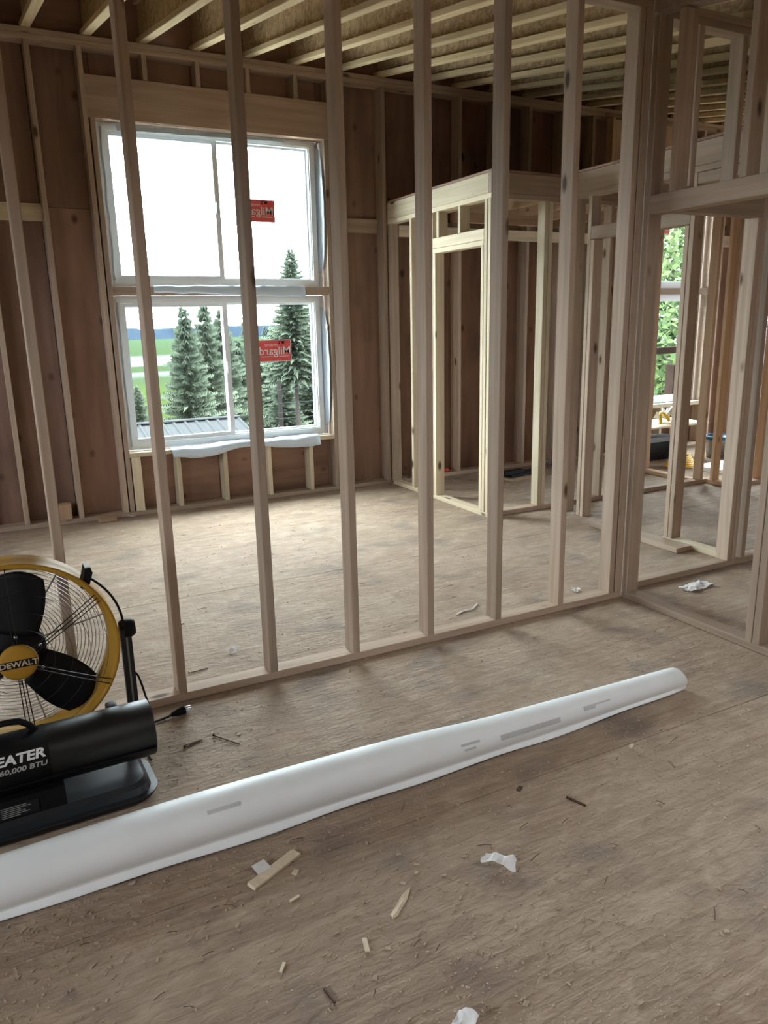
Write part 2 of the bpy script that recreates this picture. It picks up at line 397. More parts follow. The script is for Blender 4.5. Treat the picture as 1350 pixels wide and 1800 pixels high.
# ------------------------------------------------------------------ ceiling: roof sheathing on sloping I-joists
ceiling = struct('ceiling')
tilt = math.atan(ROOF); JH = .30
ylen = (YN+.5-(Y0-.4)); ymid = (YN+.5+Y0-.4)/2
web_me = lumber_mesh(.011, JH-.076, ylen/math.cos(tilt), M['osb'], .0005)
fl_me = lumber_mesh(.066, .038, ylen/math.cos(tilt), M['flange'])
nrm = Vector((0, -math.sin(tilt), math.cos(tilt)))
for k in range(-9, 29):
    x = -.008+.4045*k
    base = Vector((x, ymid, zj(ymid)))
    j = link('joist', web_me, None, ceiling, base+nrm*(JH/2), (-PI/2+tilt, 0, 0))
    for s in (1, -1):
        link('flange', fl_me, None, j, (0, s*(JH/2-.019), 0))
pw, ph = 2.4384, 1.2192
ny = int(ylen/math.cos(tilt)/ph)+1; nx = int((X1-X0+.6)/pw)+1
pan_me = lumber_mesh(pw-.003, .012, ph-.003, M['osb'], .001)
for i in range(nx):
    for q in range(ny):
        if (i, q) == (2, 1):                            # strip left open, added to let skylight in behind the camera
            yy = Y0-.4+(q+.36)*ph*math.cos(tilt)
            link('roof_panel', lumber_mesh(pw-.003, .012, ph*.72, M['osb'], .001), None, ceiling, Vector((X0-.3+(i+.5)*pw, yy, zj(yy)))+nrm*(JH+.007), (-PI/2+tilt, 0, 0)); continue
        yy = Y0-.4+(q+.5)*ph*math.cos(tilt)
        link('roof_panel', pan_me, None, ceiling, Vector((X0-.3+(i+.5)*pw, yy, zj(yy)))+nrm*(JH+.007), (-PI/2+tilt, 0, 0))

# ------------------------------------------------------------------ window wall (north)
OP = [(.41, 2.24), (5.80, 7.13), (8.0, 9.83)]          # window openings
ZS, ZT, ZM0, ZM1 = .533, 3.067, 1.79, 1.86
north = struct('wall_north', (0, YN, 0))
D6 = .14
board('bottom_plate', north, (X0, YN, 0), (3.0, YN+D6, T), 'stud')
board('bottom_plate', north, (3.0, YN, 0), (X1, YN+D6, T), 'stud')
board('top_plate', north, (X0, YN, 3.54), (.1, YN+D6, 3.578), 'stud'); board('top_plate', north, (.1, YN, 3.54), (5.4, YN+D6, 3.578), 'stud')
board('top_plate', north, (X0, YN, 3.578), (2.2, YN+D6, 3.616), 'stud'); board('top_plate', north, (2.2, YN, 3.578), (X1, YN+D6, 3.616), 'stud')
board('top_plate', north, (5.4, YN, 3.54), (X1, YN+D6, 3.578), 'stud')
board('rim_board', north, (X0, YN+.10, 3.63), (X1, YN+.135, 3.96), 'sheath')
def inside(x, a, b): return a-.09 < x < b+.09
for k in range(-8, 29):
    x1 = S*k; x0 = x1-T                                   # right edges fall on the module
    hit = [o for o in OP if o[0]-.12 < x1 and x0 < o[1]+.12]
    if not hit:
        board('wall_stud', north, (x0, YN, T), (x1, YN+D6, 3.54), 'stud', .0015)
        # flat blocking behind the panel joint
        nxt = x1+S-T
        if not [o for o in OP if x1 < o[1]+.12 and nxt > o[0]-.12]:
            board('blocking', north, (x1, YN+D6-.0, 2.335)[:1]+(YN+D6-T-.001, 2.335), (nxt, YN+D6-.001, 2.46), 'stud' if k != -1 else 'pale')
    else:
        if hit[0][0]+.05 < x1 < hit[0][1]-.02:
            board('cripple_stud', north, (x0, YN, T), (x1, YN+D6, ZS-T), 'pale', .002)
            board('cripple_stud', north, (x0, YN, 3.362), (x1, YN+D6, 3.54), 'stud', .002)
for (a, b) in OP:
    # king and jack studs
    for (p, top, mt) in ((a-2*T-.02, 3.54, 'stud'), (b+T+.02, 3.54, 'stud')):
        board('king_stud', north, (p, YN, T), (p+T, YN+D6, top), mt)
    board('jack_stud', north, (a-T-.01, YN, T), (a-.01, YN+D6, ZT), 'stud'); board('jack_stud', north, (b+.01, YN, T), (b+T+.01, YN+D6, ZT), 'stud')
    board('short_stud', north, (a, YN, T), (a+.075, YN+D6, ZS-T), 'pale')
    board('header', north, (a-.065, YN, ZT), (b+.065, YN+D6-.03, 3.36), 'header')
    board('sill_plate', north, (a-.01, YN, ZS-T), (b+.01, YN+D6, ZS), 'pale')
    board('mullion', north, (a-.01, YN+.01, ZM0), (b+.01, YN+D6, ZM1), 'stud')
# plywood sheathing panels, two lifts with a joint at 2.44 m, cut round the openings
ys0, ys1 = YN+D6+.001, YN+D6+.012
def sheet(x0, x1, z0, z1):
    if x1-x0 > .01 and z1-z0 > .01: board('sheathing_panel', north, (x0+.0015, ys0, z0+.0015), (x1-.0015, ys1, z1-.0015), 'sheath', ch=.001)
bw = MB()
def back(x0, x1, z0, z1): bw.box((x0, .1540, z0), (x1, .1555, z1))
_e = [X0-.2]+[q for o in OP for q in o]+[X1+.2]
for _i in range(0, len(_e), 2): back(_e[_i], _e[_i+1], -.05, 4.0)
for (_a, _b) in OP: back(_a, _b, -.05, ZS-.002); back(_a, _b, ZT+.002, 4.0)
bw.build('leak_backing', M['dark_hole'], north)  # dark backing added outside the sheathing to stop daylight leaking through gaps
px = [X0-.1+1.2192*k for k in range(0, 14)]
px[-1] = X1+.1
for i in range(len(px)-1):
    x0, x1 = px[i], px[i+1]
    for (z0, z1) in ((-.02, 2.44), (2.44, 3.98)):
        segs = [(x0, x1)]
        for (a, b) in OP:
            ns = []
            for (p, q) in segs:
                if q <= a or p >= b: ns.append((p, q)); continue
                if p < a: ns.append((p, a))
                if q > b: ns.append((b, q))
                lo, hi = max(p, a), min(q, b)
                if z0 < ZS: sheet(lo, hi, z0, ZS)
                if z1 > ZT: sheet(lo, hi, max(z0, ZT), z1)
            segs = ns
        for (p, q) in segs: sheet(p, q, z0, z1)

# ------------------------------------------------------------------ windows
def text_mesh(s, size, ext=0.0, shear=0.0, align='CENTER', bold=0.0):
    c = bpy.data.curves.new('lettering', 'FONT'); c.body = s; c.size = size; c.extrude = ext; c.align_x = align; c.align_y = 'CENTER'
    c.shear = shear; c.offset = bold; c.resolution_u = 3
    t = bpy.data.objects.new('letters', c); COL.objects.link(t); bpy.context.view_layer.update()
    me = bpy.data.meshes.new_from_object(t.evaluated_get(bpy.context.evaluated_depsgraph_get()))
    bpy.data.objects.remove(t); me.materials.clear(); return me
def text(name, s, size, mat, parent, loc, rot, ext=.0004, sx=1.0, shear=0.0, align='CENTER', bold=0.0):
    o = link(name, text_mesh(s, size, ext, shear, align, bold), mat, parent, loc, rot); o.scale = (sx, 1, 1)
    return o
def frame_mb(x0, x1, z0, z1, w, y0, y1):
    b = MB(); b.box((x0, y0, z0), (x1, y1, z0+w)); b.box((x0, y0, z1-w), (x1, y1, z1))
    b.box((x0, y0, z0+w), (x0+w, y1, z1-w)); b.box((x1-w, y0, z0+w), (x1, y1, z1-w)); return b
wn_i = [0]
def slider(a, b, z0, z1, split, sticker=None):
    """A vinyl sliding window set at the outer face of the opening."""
    wn_i[0] += 1
    w = struct('window_%d' % wn_i[0], (a, YN+.10, z0))
    W, H = b-a, z1-z0
    frame_mb(0, W, 0, H, .062, .0, .075).build('frame', M['vinyl'], w)
    frame_mb(.022, W-.022, .022, H-.022, .03, -.012, 0).build('nail_fin', M['vinyl'], w)
    s = split*W
    sash = frame_mb(.046, s+.035, .046, H-.046, .042, .008, .036).build('sash', M['vinyl'], w)
    MB().box((.085, .018, .085), (s-.006, .024, H-.085)).build('pane', M['glass'], sash)
    MB().box((s+.0, -.006, H*.48), (s+.02, .009, H*.48+.1)).build('latch', M['vinyl'], sash)
    sash2 = frame_mb(s-.01, W-.046, .046, H-.046, .03, .042, .068).build('fixed_sash', M['vinyl'], w)
    MB().box((s+.018, .052, .074), (W-.074, .058, H-.074)).build('pane', M['glass'], sash2)
    if sticker:
        sx0, sz0, sw, sh = sticker; sx0 -= a; sz0 -= z0
        bd = MB().box((sx0-.006, .0505, sz0-.006), (sx0+sw+.006, .0515, sz0+sh+.006)).build('label_sheet', M['label_white'], w)
        rd = MB().box((sx0, .0495, sz0), (sx0+sw, .0505, sz0+sh)).build('red_label', M['red'], w); rd['label'] = 'red label stuck to the glass, its white lettering reversed'
        # the label faces outdoors: its print is seen from behind, reversed
        cx = sx0+sw/2
        text('lettering', 'Milgard', sh*.56, M['label_white'], rd, (cx, .0490, sz0+sh*.48), (PI/2, 0, PI), sx=1.0, bold=.0006)
        text('lettering', 'more.', sh*.24, M['label_white'], rd, (cx-sw*.12, .0490, sz0+sh*.79), (PI/2, 0, PI), sx=1.3, shear=.3)
        MB().box((sx0+sw*.06, .0488, sz0+sh*.20), (sx0+sw*.42, .0494, sz0+sh*.235)).build('printed_rule', M['label_white'], rd)
        MB().box((sx0+sw*.62, .0488, sz0+sh*.20), (sx0+sw*.94, .0494, sz0+sh*.235)).build('printed_rule', M['label_white'], rd)
        MB().box((sx0+sw*.62, .0488, sz0+sh*.93), (sx0+sw*.82, .0494, sz0+sh*.96)).box((sx0+sw*.72, .0488, sz0+sh*.84), (sx0+sw*.80, .0494, sz0+sh*.93)).box((sx0+sw*.62, .0488, sz0+sh*.83), (sx0+sw*.665, .0494, sz0+sh*.89)).build('black_mark', M['black'], rd)
    return w
def crumple(nu, nv, fn, amp, seed, freq=7.0, th=.0015):
    """A loose sheet: fn(u, v) gives the rest surface; noise creases it."""
    b = MB(); vs = []
    for i in range(nu+1):
        for j in range(nv+1):
            p = Vector(fn(i/nu, j/nv)); q_ = p*freq+Vector((seed, seed*1.7, 0)); nn = mnoise.noise_vector(q_)*1.3+mnoise.noise_vector(q_*3.1)*.55
            vs.append(p+nn*amp)
    fs = [(i*(nv+1)+j, (i+1)*(nv+1)+j, (i+1)*(nv+1)+j+1, i*(nv+1)+j+1) for i in range(nu) for j in range(nv)]
    b.add(vs, fs, True); return b
def solid(o, th):
    md = o.modifiers.new('thickness', 'SOLIDIFY'); md.thickness = th; md.offset = 0; return o
for wi, (a, b) in enumerate(OP):
    lo = slider(a+.001, b-.042, ZS+.012, ZM0-.001, .5 if wi != 1 else .33, {0: (1.615, 1.225, .30, .18), 1: (6.15, 1.22, .28, .2), 2: (8.2, 1.25, .3, .18)}[wi])
    hi = slider(a+.001, b-.042, ZM1+.001, ZT-.001, .5 if wi != 1 else .33, {0: (1.525, 2.405, .30, .17), 1: (6.28, 2.46, .3, .17), 2: None}[wi])
    # loose house wrap folded in around the opening
    for (wn_, z0, z1) in ((lo, ZS+.002, ZM0-.002), (hi, ZM1+.002, ZT-.002)):
        MB().box((b-.041-a-.001, .03, z0-wn_.location.z), (b-a-.003, .036, z1-wn_.location.z)).build('flashing', M['wrap'], wn_)
    L = lambda p, w: (p[0]-w.location.x, p[1]-w.location.y, p[2]-w.location.z)
    if wi == 0:
        fl = crumple(28, 6, lambda u, v: L((.75+1.35*u, YN+.09-.11*min(1, v*1.6), ZS+.012-max(0, v-.55)*(.16+.06*math.sin(u*9))), lo), .012, 3).build('house_wrap', M['wrap'], lo); solid(fl, .001)
        fl = crumple(28, 5, lambda u, v: L((.72+1.30*u, YN+.005-.012*math.sin(v*3), ZM1+.01-v*(.055+.045*u)), hi), .008, 9).build('house_wrap', M['wrap'], hi); solid(fl, .001)
        for (wn_, z0, z1, sd) in ((lo, ZS+.08, ZM0-.10, 4), (hi, ZM1+.12, ZT-.04, 12)):
            fl = crumple(4, 26, lambda u, v: L((b-.040+.030*min(1, u*2.2), YN+.118-u*(.01+.105*math.sin(PI*min(1, max(0, v)))**.45), z0+(z1-z0)*v), wn_), .0045, sd, 6).build('house_wrap', M['wrap'], wn_); solid(fl, .001)
        for (z_, wn_) in ((2.30, hi), (2.72, hi), (1.50, lo)):
            MB().box(L((b-.012, YN+.02, z_), wn_), L((b-.006, YN+.07, z_+.035), wn_)).build('shim', M['chip'], wn_)
        fl = crumple(24, 3, lambda u, v: L((.55+1.35*u, YN+.05-v*.02, ZT-.015-v*(.05-.02*u)), hi), .006, 21).build('house_wrap', M['wrap'], hi); solid(fl, .001)
        fl = crumple(3, 22, lambda u, v: L((a+.012+.01*u, YN+.05-u*.035, ZS+.05+(ZM0-ZS-.1)*v), lo), .007, 31).build('house_wrap', M['wrap'], lo); solid(fl, .001)
        fl = crumple(3, 22, lambda u, v: L((a+.012+.01*u, YN+.05-u*.035, ZM1+.05+(ZT-ZM1-.1)*v), hi), .007, 33).build('house_wrap', M['wrap'], hi); solid(fl, .001)
    else:
        MB().box(L((a+.02, YN-.002, ZS+.002), lo), L((b-.02, YN+.06, ZS+.008), lo)).build('house_wrap', M['paper'], lo)

# ------------------------------------------------------------------ partition between the rooms (middle)
middle = struct('wall_middle', (0, 0, 0))
DW = .089
XE = 2.445
ZTOP = zj(0)-.004
board('bottom_plate', middle, (-3.5, 0, 0), (-.62, DW, T), 'stud'); board('bottom_plate', middle, (-.62, 0, 0), (XE, DW, T), 'stud')
for k in range(-8, 6):
    x1 = S*k
    board('wall_stud', middle, (x1-T, 0, T), (x1, DW, ZTOP-2*T), 'stud', .0016)
board('wall_stud', middle, (2.362, 0, T), (2.400, DW, ZTOP-2*T), 'stud', .001)
board('wall_stud', middle, (2.404, -.002, T), (2.4545, .12, ZTOP-2*T), 'stud')
board('top_plate', middle, (-3.5, 0, ZTOP-2*T), (XE, DW, ZTOP-T), 'stud'); board('top_plate', middle, (-3.5, 0, ZTOP-T), (XE, DW, ZTOP), 'stud')

# wall running from that corner towards the viewer, with a doorway
hall = struct('wall_hall', (2.455, 0, 0))
HX0, HX1 = 2.455, 2.544
board('bottom_plate', hall, (HX0, -3.9, 0), (HX1, .0, T), 'stud')
board('wall_stud', hall, (HX0, -.038, T), (HX1, 0, ZTOP-.10), 'stud')
for yy in (-.838, -1.25, -1.65, -2.06, -2.47, -2.87, -3.28):
    board('wall_stud', hall, (HX0, yy-.038, T), (HX1, yy, zj(yy)-.10), 'stud', .001)
board('jack_stud', hall, (HX0, -.836, T), (HX1, -.798, 2.034), 'stud')
board('header', hall, (HX0, -.836, 2.034), (HX1, -.04, 2.123), 'stud')
for yy in (-.152, -.544):
    board('cripple_stud', hall, (HX0, yy-.038, 2.123), (HX1, yy, zj(yy)-.10), 'stud')
tp = MB().prism([(-.0, zj(0)-.085), (-3.9, zj(-3.9)-.085), (-3.9, zj(-3.9)-.008), (0, zj(0)-.008)], 'x', 0, .089)
tp.build('top_plate', M['stud'], hall)

# continuation of the partition beyond the corner, with an opening
mideast = struct('wall_middle_east', (2.6, .065, 0))
EY0, EY1 = .065, .154
board('bottom_plate', mideast, (2.56, EY0, 0), (3.49, EY1, T), 'stud'); board('bottom_plate', mideast, (3.49, EY0, 0), (8.0, EY1, T), 'stud')
board('wall_stud', mideast, (2.56, EY0, T), (2.598, EY1, zj(EY0)-.08), 'stud')
for (x0, x1, z1) in ((3.41, 3.448, 2.075), (3.450, 3.488, zj(EY0)-.08), (3.535, 3.575, zj(EY0)-.08), (3.98, 4.018, zj(EY0)-.08), (4.39, 4.428, zj(EY0)-.08), (4.8, 4.838, zj(EY0)-.08), (5.2, 5.238, zj(EY0)-.08), (5.6, 5.638, zj(EY0)-.08), (6.0, 6.038, zj(EY0)-.08)):
    board('wall_stud', mideast, (x0, EY0, T), (x1, EY1, z1), 'stud', .001)
board('header', mideast, (2.60, EY0, 2.076), (3.449, EY1, 2.205), 'stud')
for x0 in (2.84, 3.17):
    board('cripple_stud', mideast, (x0, EY0, 2.205), (x0+T, EY1, zj(EY0)-.08), 'stud', .001)
board('top_plate', mideast, (2.56, EY0, zj(EY0)-.08), (8.0, EY1, zj(EY0)-.042), 'stud'); board('top_plate', mideast, (2.56, EY0, zj(EY0)-.042), (8.0, EY1, zj(EY0)-.004), 'stud')

# ------------------------------------------------------------------ low closet framing beyond: walls under a small loft
cw = struct('wall_closet_west', (2.85, 1.87, 0))
CX0, CX1 = 2.85, 2.939; CY0, CY1 = 1.87, 1.959
ZP = 2.405                                                 # underside of its top plate
board('bottom_plate', cw, (CX0, CY0, 0), (CX1, YN-.002, T), 'pale')
for (y0, y1, z1, mt) in ((YN-.045, YN-.007, ZP, 'stud'), (3.05, 3.088, ZP, 'pale'), (2.655, 2.693, 2.085, 'pale'), (2.695, 2.733, ZP, 'pale'), (1.96, 1.998, 2.085, 'pale'), (1.92, 1.958, ZP, 'pale'), (1.872, 1.91, ZP, 'pale')):
    board('wall_stud', cw, (CX0, y0, T), (CX1, y1, z1), mt)
board('header', cw, (CX0, 1.96, 2.085), (CX1, 2.693, 2.123), 'pale'); board('header', cw, (CX0, 1.96, 2.124), (CX1, 2.693, 2.205), 'pale')
for y0 in (2.28, 2.60):
    board('cripple_stud', cw, (CX0, y0, 2.205), (CX1, y0+T, ZP), 'pale')
board('top_plate', cw, (CX0, CY0, ZP), (CX1, YN-.002, ZP+T), 'pale')
cs = struct('wall_closet_south', (2.94, 1.87, 0))
board('bottom_plate', cs, (CX1, CY0, 0), (3.505, CY1, T), 'stud'); board('bottom_plate', cs, (3.60, CY0, 0), (5.45, CY1, T), 'stud')
for (x0, z1, mt) in ((3.35, ZP, 'pale'), (3.39, ZP, 'pale'), (3.62, ZP, 'stud'), (4.02, ZP, 'stud'), (4.45, ZP, 'warm'), (4.955, ZP, 'stud'), (5.285, ZP, 'warm')):
    board('wall_stud', cs, (x0, CY0, T), (x0+T, CY1, z1), mt, .001)
board('top_plate', cs, (CX1, CY0, ZP), (5.45, CY1, ZP+T), 'stud')
ce = struct('wall_closet_east', (3.51, .16, 0))
GX0, GX1 = 3.51, 3.599
board('bottom_plate', ce, (GX0, .16, 0), (GX1, .685, T), 'pale')
for (y0, z0, z1, mt) in ((.60, T, ZP, 'stud'), (.64, T, 2.10, 'stud'), (1.50, .0, 2.10, 'stud'), (1.54, 0, ZP, 'stud'), (1.70, 0, ZP, 'stud'), (.20, T, ZP, 'stud')):
    board('wall_stud', ce, (GX0, y0, z0), (GX1, y0+T, z1), mt, .001)
board('header', ce, (GX0, .640, 2.105), (GX1, 1.538, 2.195), 'stud')
board('top_plate', ce, (GX0, .155, ZP), (GX1, CY0, ZP+T), 'stud'); 
board('lower_plate', ce, (GX0, .155, 2.338), (GX1, .598, 2.403), 'stud')
cn = struct('wall_pantry', (5.25, 1.96, 0))
board('bottom_plate', cn, (5.25, 1.96, 0), (5.339, 2.62, T), 'warm')
board('wall_stud', cn, (5.25, 2.55, T), (5.339, 2.588, ZP), 'warm'); board('wall_stud', cn, (5.25, 2.14, T), (5.339, 2.178, ZP), 'warm')
cj = struct('wall_pantry_south', (5.37, 1.58, 0))
board('bottom_plate', cj, (5.362, 1.58, 0), (5.45, 1.868, T), 'warm'); board('bottom_plate', cj, (5.452, 1.58, 0), (8.2, 1.669, T), 'warm')
for (x0, y0, sx, sy) in ((5.362, 1.795, .088, T), (5.362, 1.582, .088, T), (5.75, 1.58, T, .089), (6.16, 1.58, T, .089), (6.6, 1.58, T, .089), (7.0, 1.58, T, .089), (7.4, 1.58, T, .089), (7.8, 1.58, T, .089)):
    board('wall_stud', cj, (x0, y0, T), (x0+sx, y0+sy, ZP), 'warm')
board('top_plate', cj, (5.362, 1.58, ZP), (5.45, 1.868, ZP+T), 'warm'); board('top_plate', cj, (5.452, 1.58, ZP), (8.2, 1.669, ZP+T), 'warm')
# loft deck carried by those walls
loft = struct('trim_loft', (2.85, 1.87, ZP+T))
board('rim_joist', loft, (CX0, CY0+.04, ZP+T), (CX0+T, YN-.002, 2.583), 'pale')
board('rim_joist', loft, (CX0, CY0, ZP+T), (5.45, CY0+T, 2.583), 'stud')
board('rim_joist', loft, (GX0, .155, ZP+T), (GX0+T, CY0-.002, 2.583), 'stud')
for k in range(6):
    board('loft_joist', loft, (3.12+.4064*k, CY0+.04, ZP+T), (3.12+.4064*k+T, YN-.002, 2.583), 'warm')
for k in range(4):
    board('loft_joist', loft, (GX0+T, .30+.4*k, ZP+T), (5.4, .30+.4*k+T, 2.583), 'warm')
board('loft_ledger', loft, (2.95, YN-.04, 2.30), (5.3, YN-.002, 2.40), 'pale')
for (x0, x1, y0, y1) in ((CX0, 4.2, CY0, YN-.002), (4.2, 5.45, CY0, YN-.002), (GX0, 5.45, .155, CY0)):
    board('loft_panel', loft, (x0+.001, y0+.001, 2.584), (x1-.001, y1-.001, 2.602), 'sheath', ch=.001)
board('brace', loft, (3.0, 2.55, 2.32), (3.9, 2.588, 2.40), 'warm')
# tall sheathed panel with a square hole above the loft
bulk = struct('wall_bulkhead', (5.42, 3.3, 2.6))
MB().box((5.46-5.42, .10, .01), (6.35-5.42, .115, .36)).box((5.46-5.42, .10, .36), (5.60-5.42, .115, .62)).box((5.86-5.42, .10, .36), (6.35-5.42, .115, .62)).box((5.46-5.42, .10, .62), (6.35-5.42, .115, .9)).build('panel', M['warm'], bulk)  # warm colour carries the orange light on this plywood
board('edge_stud', bulk, (5.42, 3.39, 2.61), (5.458, 3.485, 3.52), 'warm')

# ------------------------------------------------------------------ outer walls out of view
west = struct('wall_west', (X0, 0, 0)); south = struct('wall_south', (0, Y0, 0)); east = struct('wall_east', (X1, 0, 0))
def outer(par, lo, hi): board('sheathing_panel', par, lo, hi, 'sheath', ch=.001)
WO = (1.4, 2.3, 1.2, 2.1)  # opening added in the unseen west wall to light the far room
outer(west, (X0-.012, WO[0], -.02), (X0, WO[1], WO[2])); outer(west, (X0-.012, WO[0], WO[3]), (X0, WO[1], zj(WO[0])+.33))
outer(west, (X0-.012, -3.0, -.02), (X0, -1.9, 1.25)); outer(west, (X0-.012, -3.0, 2.05), (X0, -1.9, zj(-3.0)+.33))  # another unseen opening, added for side light in the near room
for (y0, y1) in ((Y0-.1, -3.9), (-3.9, -3.0), (-1.9, -1.1), (-1.1, -.3), (-.3, WO[0]), (WO[1], YN+.14)):
    outer(west, (X0-.012, y0, -.02), (X0, y1, zj(y0)+.33))
for k in range(0):
    y0 = Y0-.1+1.2192*k; outer(west, (X0-.012, y0, -.02), (X0, min(y0+1.2192, YN+.14), zj(y0)+.35))
for k in range(-8, 9):
    yy = S*k-.6
    if Y0+.05 < yy < YN-.05 and not WO[0]-.04 < yy < WO[1] and not -3.04 < yy < -1.9: board('wall_stud', west, (X0+.002, yy, .001), (X0+.14, yy+T, zj(yy)-.01), 'stud')
outer(south, (X0, Y0-.012, -.02), (-1.2, Y0, zj(Y0)+.33)); outer(south, (-1.2, Y0-.012, -.02), (1.2, Y0, zj(Y0)+.33)); outer(south, (1.2, Y0-.012, -.02), (4.1, Y0, zj(Y0)+.33))
for k in range(4): outer(south, (4.1+1.86*k, Y0-.012, -.02), (min(4.1+1.86*(k+1), X1), Y0, zj(Y0)+.33))
EO = (.05, 2.35, .02, 2.4)  # opening added in the unseen east wall to brighten that end
outer(east, (X1, Y0, -.02), (X1+.012, -2.5, zj(-2.5)+.2)); outer(east, (X1, -2.5, -.02), (X1+.012, EO[0], zj(EO[0])+.33))
outer(east, (X1, EO[0], EO[3]), (X1+.012, EO[1], zj(EO[1])+.33)); outer(east, (X1, EO[1], -.02), (X1+.012, YN+.14, zj(YN)+.35))

# ------------------------------------------------------------------ yellow drum fan
FX, FY, FZ, FR = -.612, -.275, .470, .323
fan = thing('drum_fan', 'yellow and black portable drum fan standing beside the bare stud partition', 'fan', (FX, FY, 0))
dr = MB(); yf, yb = -.06, .06
dr.lathe([(FR-.012, yf), (FR-.004, yf-.008), (FR+.004, yf-.006), (FR+.006, yf+.004), (FR-.002, yf+.03), (FR-.006, 0), (FR-.002, yb-.03), (FR+.006, yb), (FR, yb+.006), (FR-.022, yb), (FR-.024, yb-.03), (FR-.025, 0), (FR-.020, yf+.03)], 72, 'y', (0, 0, FZ), closed=True)
dr.build('drum', M['yellow'], fan)
def ringpts(r, y, n=64): return [(r*math.cos(2*PI*k/n), y, FZ+r*math.sin(2*PI*k/n)) for k in range(n)]
rg = MB()
for i in range(19): rg.tube(ringpts(.080+.0122*i, yb+.002+.02*(1-((i)/19)**2), 56), .0016, 5, closed=True)
for k in range(8):
    a = 2*PI*k/8+.2
    rg.tube([(.06*math.cos(a), yb+.002, FZ+.06*math.sin(a)), ((FR-.01)*math.cos(a), yb+.004, FZ+(FR-.01)*math.sin(a))], .003, 6)
rg.build('rear_grille', M['zinc'], fan)
fg = MB()
for i in range(4):
    r_ = .112+.058*i; fg.tube(ringpts(r_, yf-.004-.030*(1-(r_/FR)**2), 64), .0008, 5, closed=True)
for k in range(6):
    a0 = PI*.178+2*PI*k/6
    for da in (-.05, 0, .05) if k % 2 == 0 else (-.03, .03):
        ca, sa = math.cos(a0+da*.4), math.sin(a0+da*.4)
        pts = []
        for q in range(7):
            r_ = .062+(FR-.068)*q/6; off = da*.16
            pts.append((r_*ca-off*sa, yf-.006-.032*(1-(r_/FR)**2), FZ+r_*sa+off*ca))
        fg.tube(pts, .0019, 6)
fg.build('front_grille', M['wire'], fan)
MB().lathe([(0, yf+.05), (.085, yf+.05), (.095, yf+.08), (.095, yb-.03), (.06, yb-.010), (0, yb-.006)], 32, 'y', (0, 0, FZ)).build('motor', M['black'], fan)
hub = MB().lathe([(0, yf-.046), (.05, yf-.045), (.060, yf-.040), (.062, yf-.03), (.05, yf-.026), (0, yf-.026)], 40, 'y', (0, 0, FZ)).build('hub_cap', M['yellow'], fan)
MB().box((-.062*.93, yf-.0475, FZ-.014), (.0575, yf-.0455, FZ+.012)).build('label_plate', M['black'], hub)
text('lettering', 'DEWALT', .0262, M['tan'], hub, (.0, yf-.0482, FZ-.001), (PI/2, 0, 0), .0003, 1.12, bold=.0006)
def blade(a0):
    b = MB(); vs = []; nu, nv = 12, 10
    for i in range(nu+1):
        r_ = .07+(.295-.07)*i/nu
        wd = .125+.03*math.sin(PI*i/nu)+.025*i/nu
        for j in range(nv+1):
            t = (j/nv-.5); s = t*wd; pitch = math.radians(20-8*i/nu)
            rr = r_*(1-.10*t*t*4*(i/nu)**3)
            x_, y_ = s*math.cos(pitch), -s*math.sin(pitch)-.012*math.cos(t*PI)
            p = Vector((x_, y_-.02, rr)); p.rotate(Matrix.Rotation(a0, 3, 'Y')); vs.append(p+Vector((0, 0, FZ)))
    b.add(vs, [(i*(nv+1)+j, (i+1)*(nv+1)+j, (i+1)*(nv+1)+j+1, i*(nv+1)+j+1) for i in range(nu) for j in range(nv)], True)
    return solid(b.build('blade', M['black'], fan), .004)
for a in (.14, .14+2*PI/3, .14+4*PI/3): blade(a+(.12 if a > 1 else 0))
for k in range(6):
    a = .5+2*PI*k/6; MB().lathe([(0, yf-.02), (.006, yf-.02), (.006, yf-.012), (0, yf-.012)], 8, 'y', (.082*math.cos(a), 0, FZ+.082*math.sin(a))).build('bolt', M['steel'], fan)
st = MB()
for sx in (1, -1):
    x = sx*(FR+.034)
    st.box((x-.022, -.035, .05), (x-.006, -.005, FZ+.02)); st.box((x+.004, -.010, .05), (x+.018, .050, FZ+.02))
    st.box((x-.013, -.125, .025), (x+.013, .15, .055))
st.box((-FR-.03, .10, .027), (FR+.03, .13, .053)); st.build('stand', M['black_paint'], fan)
for sx in (1, -1):
    x = sx*(FR+.034)
    MB().lathe([(0, x-.02), (.028, x-.02), (.034, x-.008), (.034, x+.022), (.026, x+.034), (0, x+.036)], 20, 'x', (0, .006, FZ+.01)).build('pivot_knob', M['black'], fan)
for sx in (1, -1):
    x = sx*(FR-.03); wy, wz = .16, .068
    MB().lathe([(.045, x-.018), (.066, x-.018), (.068, x-.010), (.068, x+.010), (.066, x+.018), (.045, x+.018)], 28, 'x', (0, wy-.02, wz), closed=True).build('wheel', M['rubber'], fan)
    sp = MB()
    for k in range(6):
        a = 2*PI*k/6; sp.tube([(x, wy-.02, wz), (x, wy-.02+.046*math.cos(a), wz+.046*math.sin(a))], .004, 6)
    sp.build('wheel_spokes', M['black'], fan)
hd = MB().prism([(.160, FZ+.222), (.184, FZ+.216), (.203, FZ+.272), (.198, FZ+.290), (.180, FZ+.290), (.171, FZ+.256)], 'y', -.05, .02)
hd2 = hd.build('handle', M['black'], fan, loc=(.062, .0, -.018))
MB().box((.180, -.045, FZ+.2905), (.198, .015, FZ+.295)).build('handle_badge', M['paper'], fan, loc=(.062, 0, -.018))
cd = []
for q in range(15):
    a = math.radians(41-46*q/14); rr = FR+.02+.012*math.sin(PI*q/14)
    cd.append((rr*math.cos(a), -.02, FZ+rr*math.sin(a)))
MB().tube(cd, .0045, 7).build('control_cable', M['rubber'], fan)
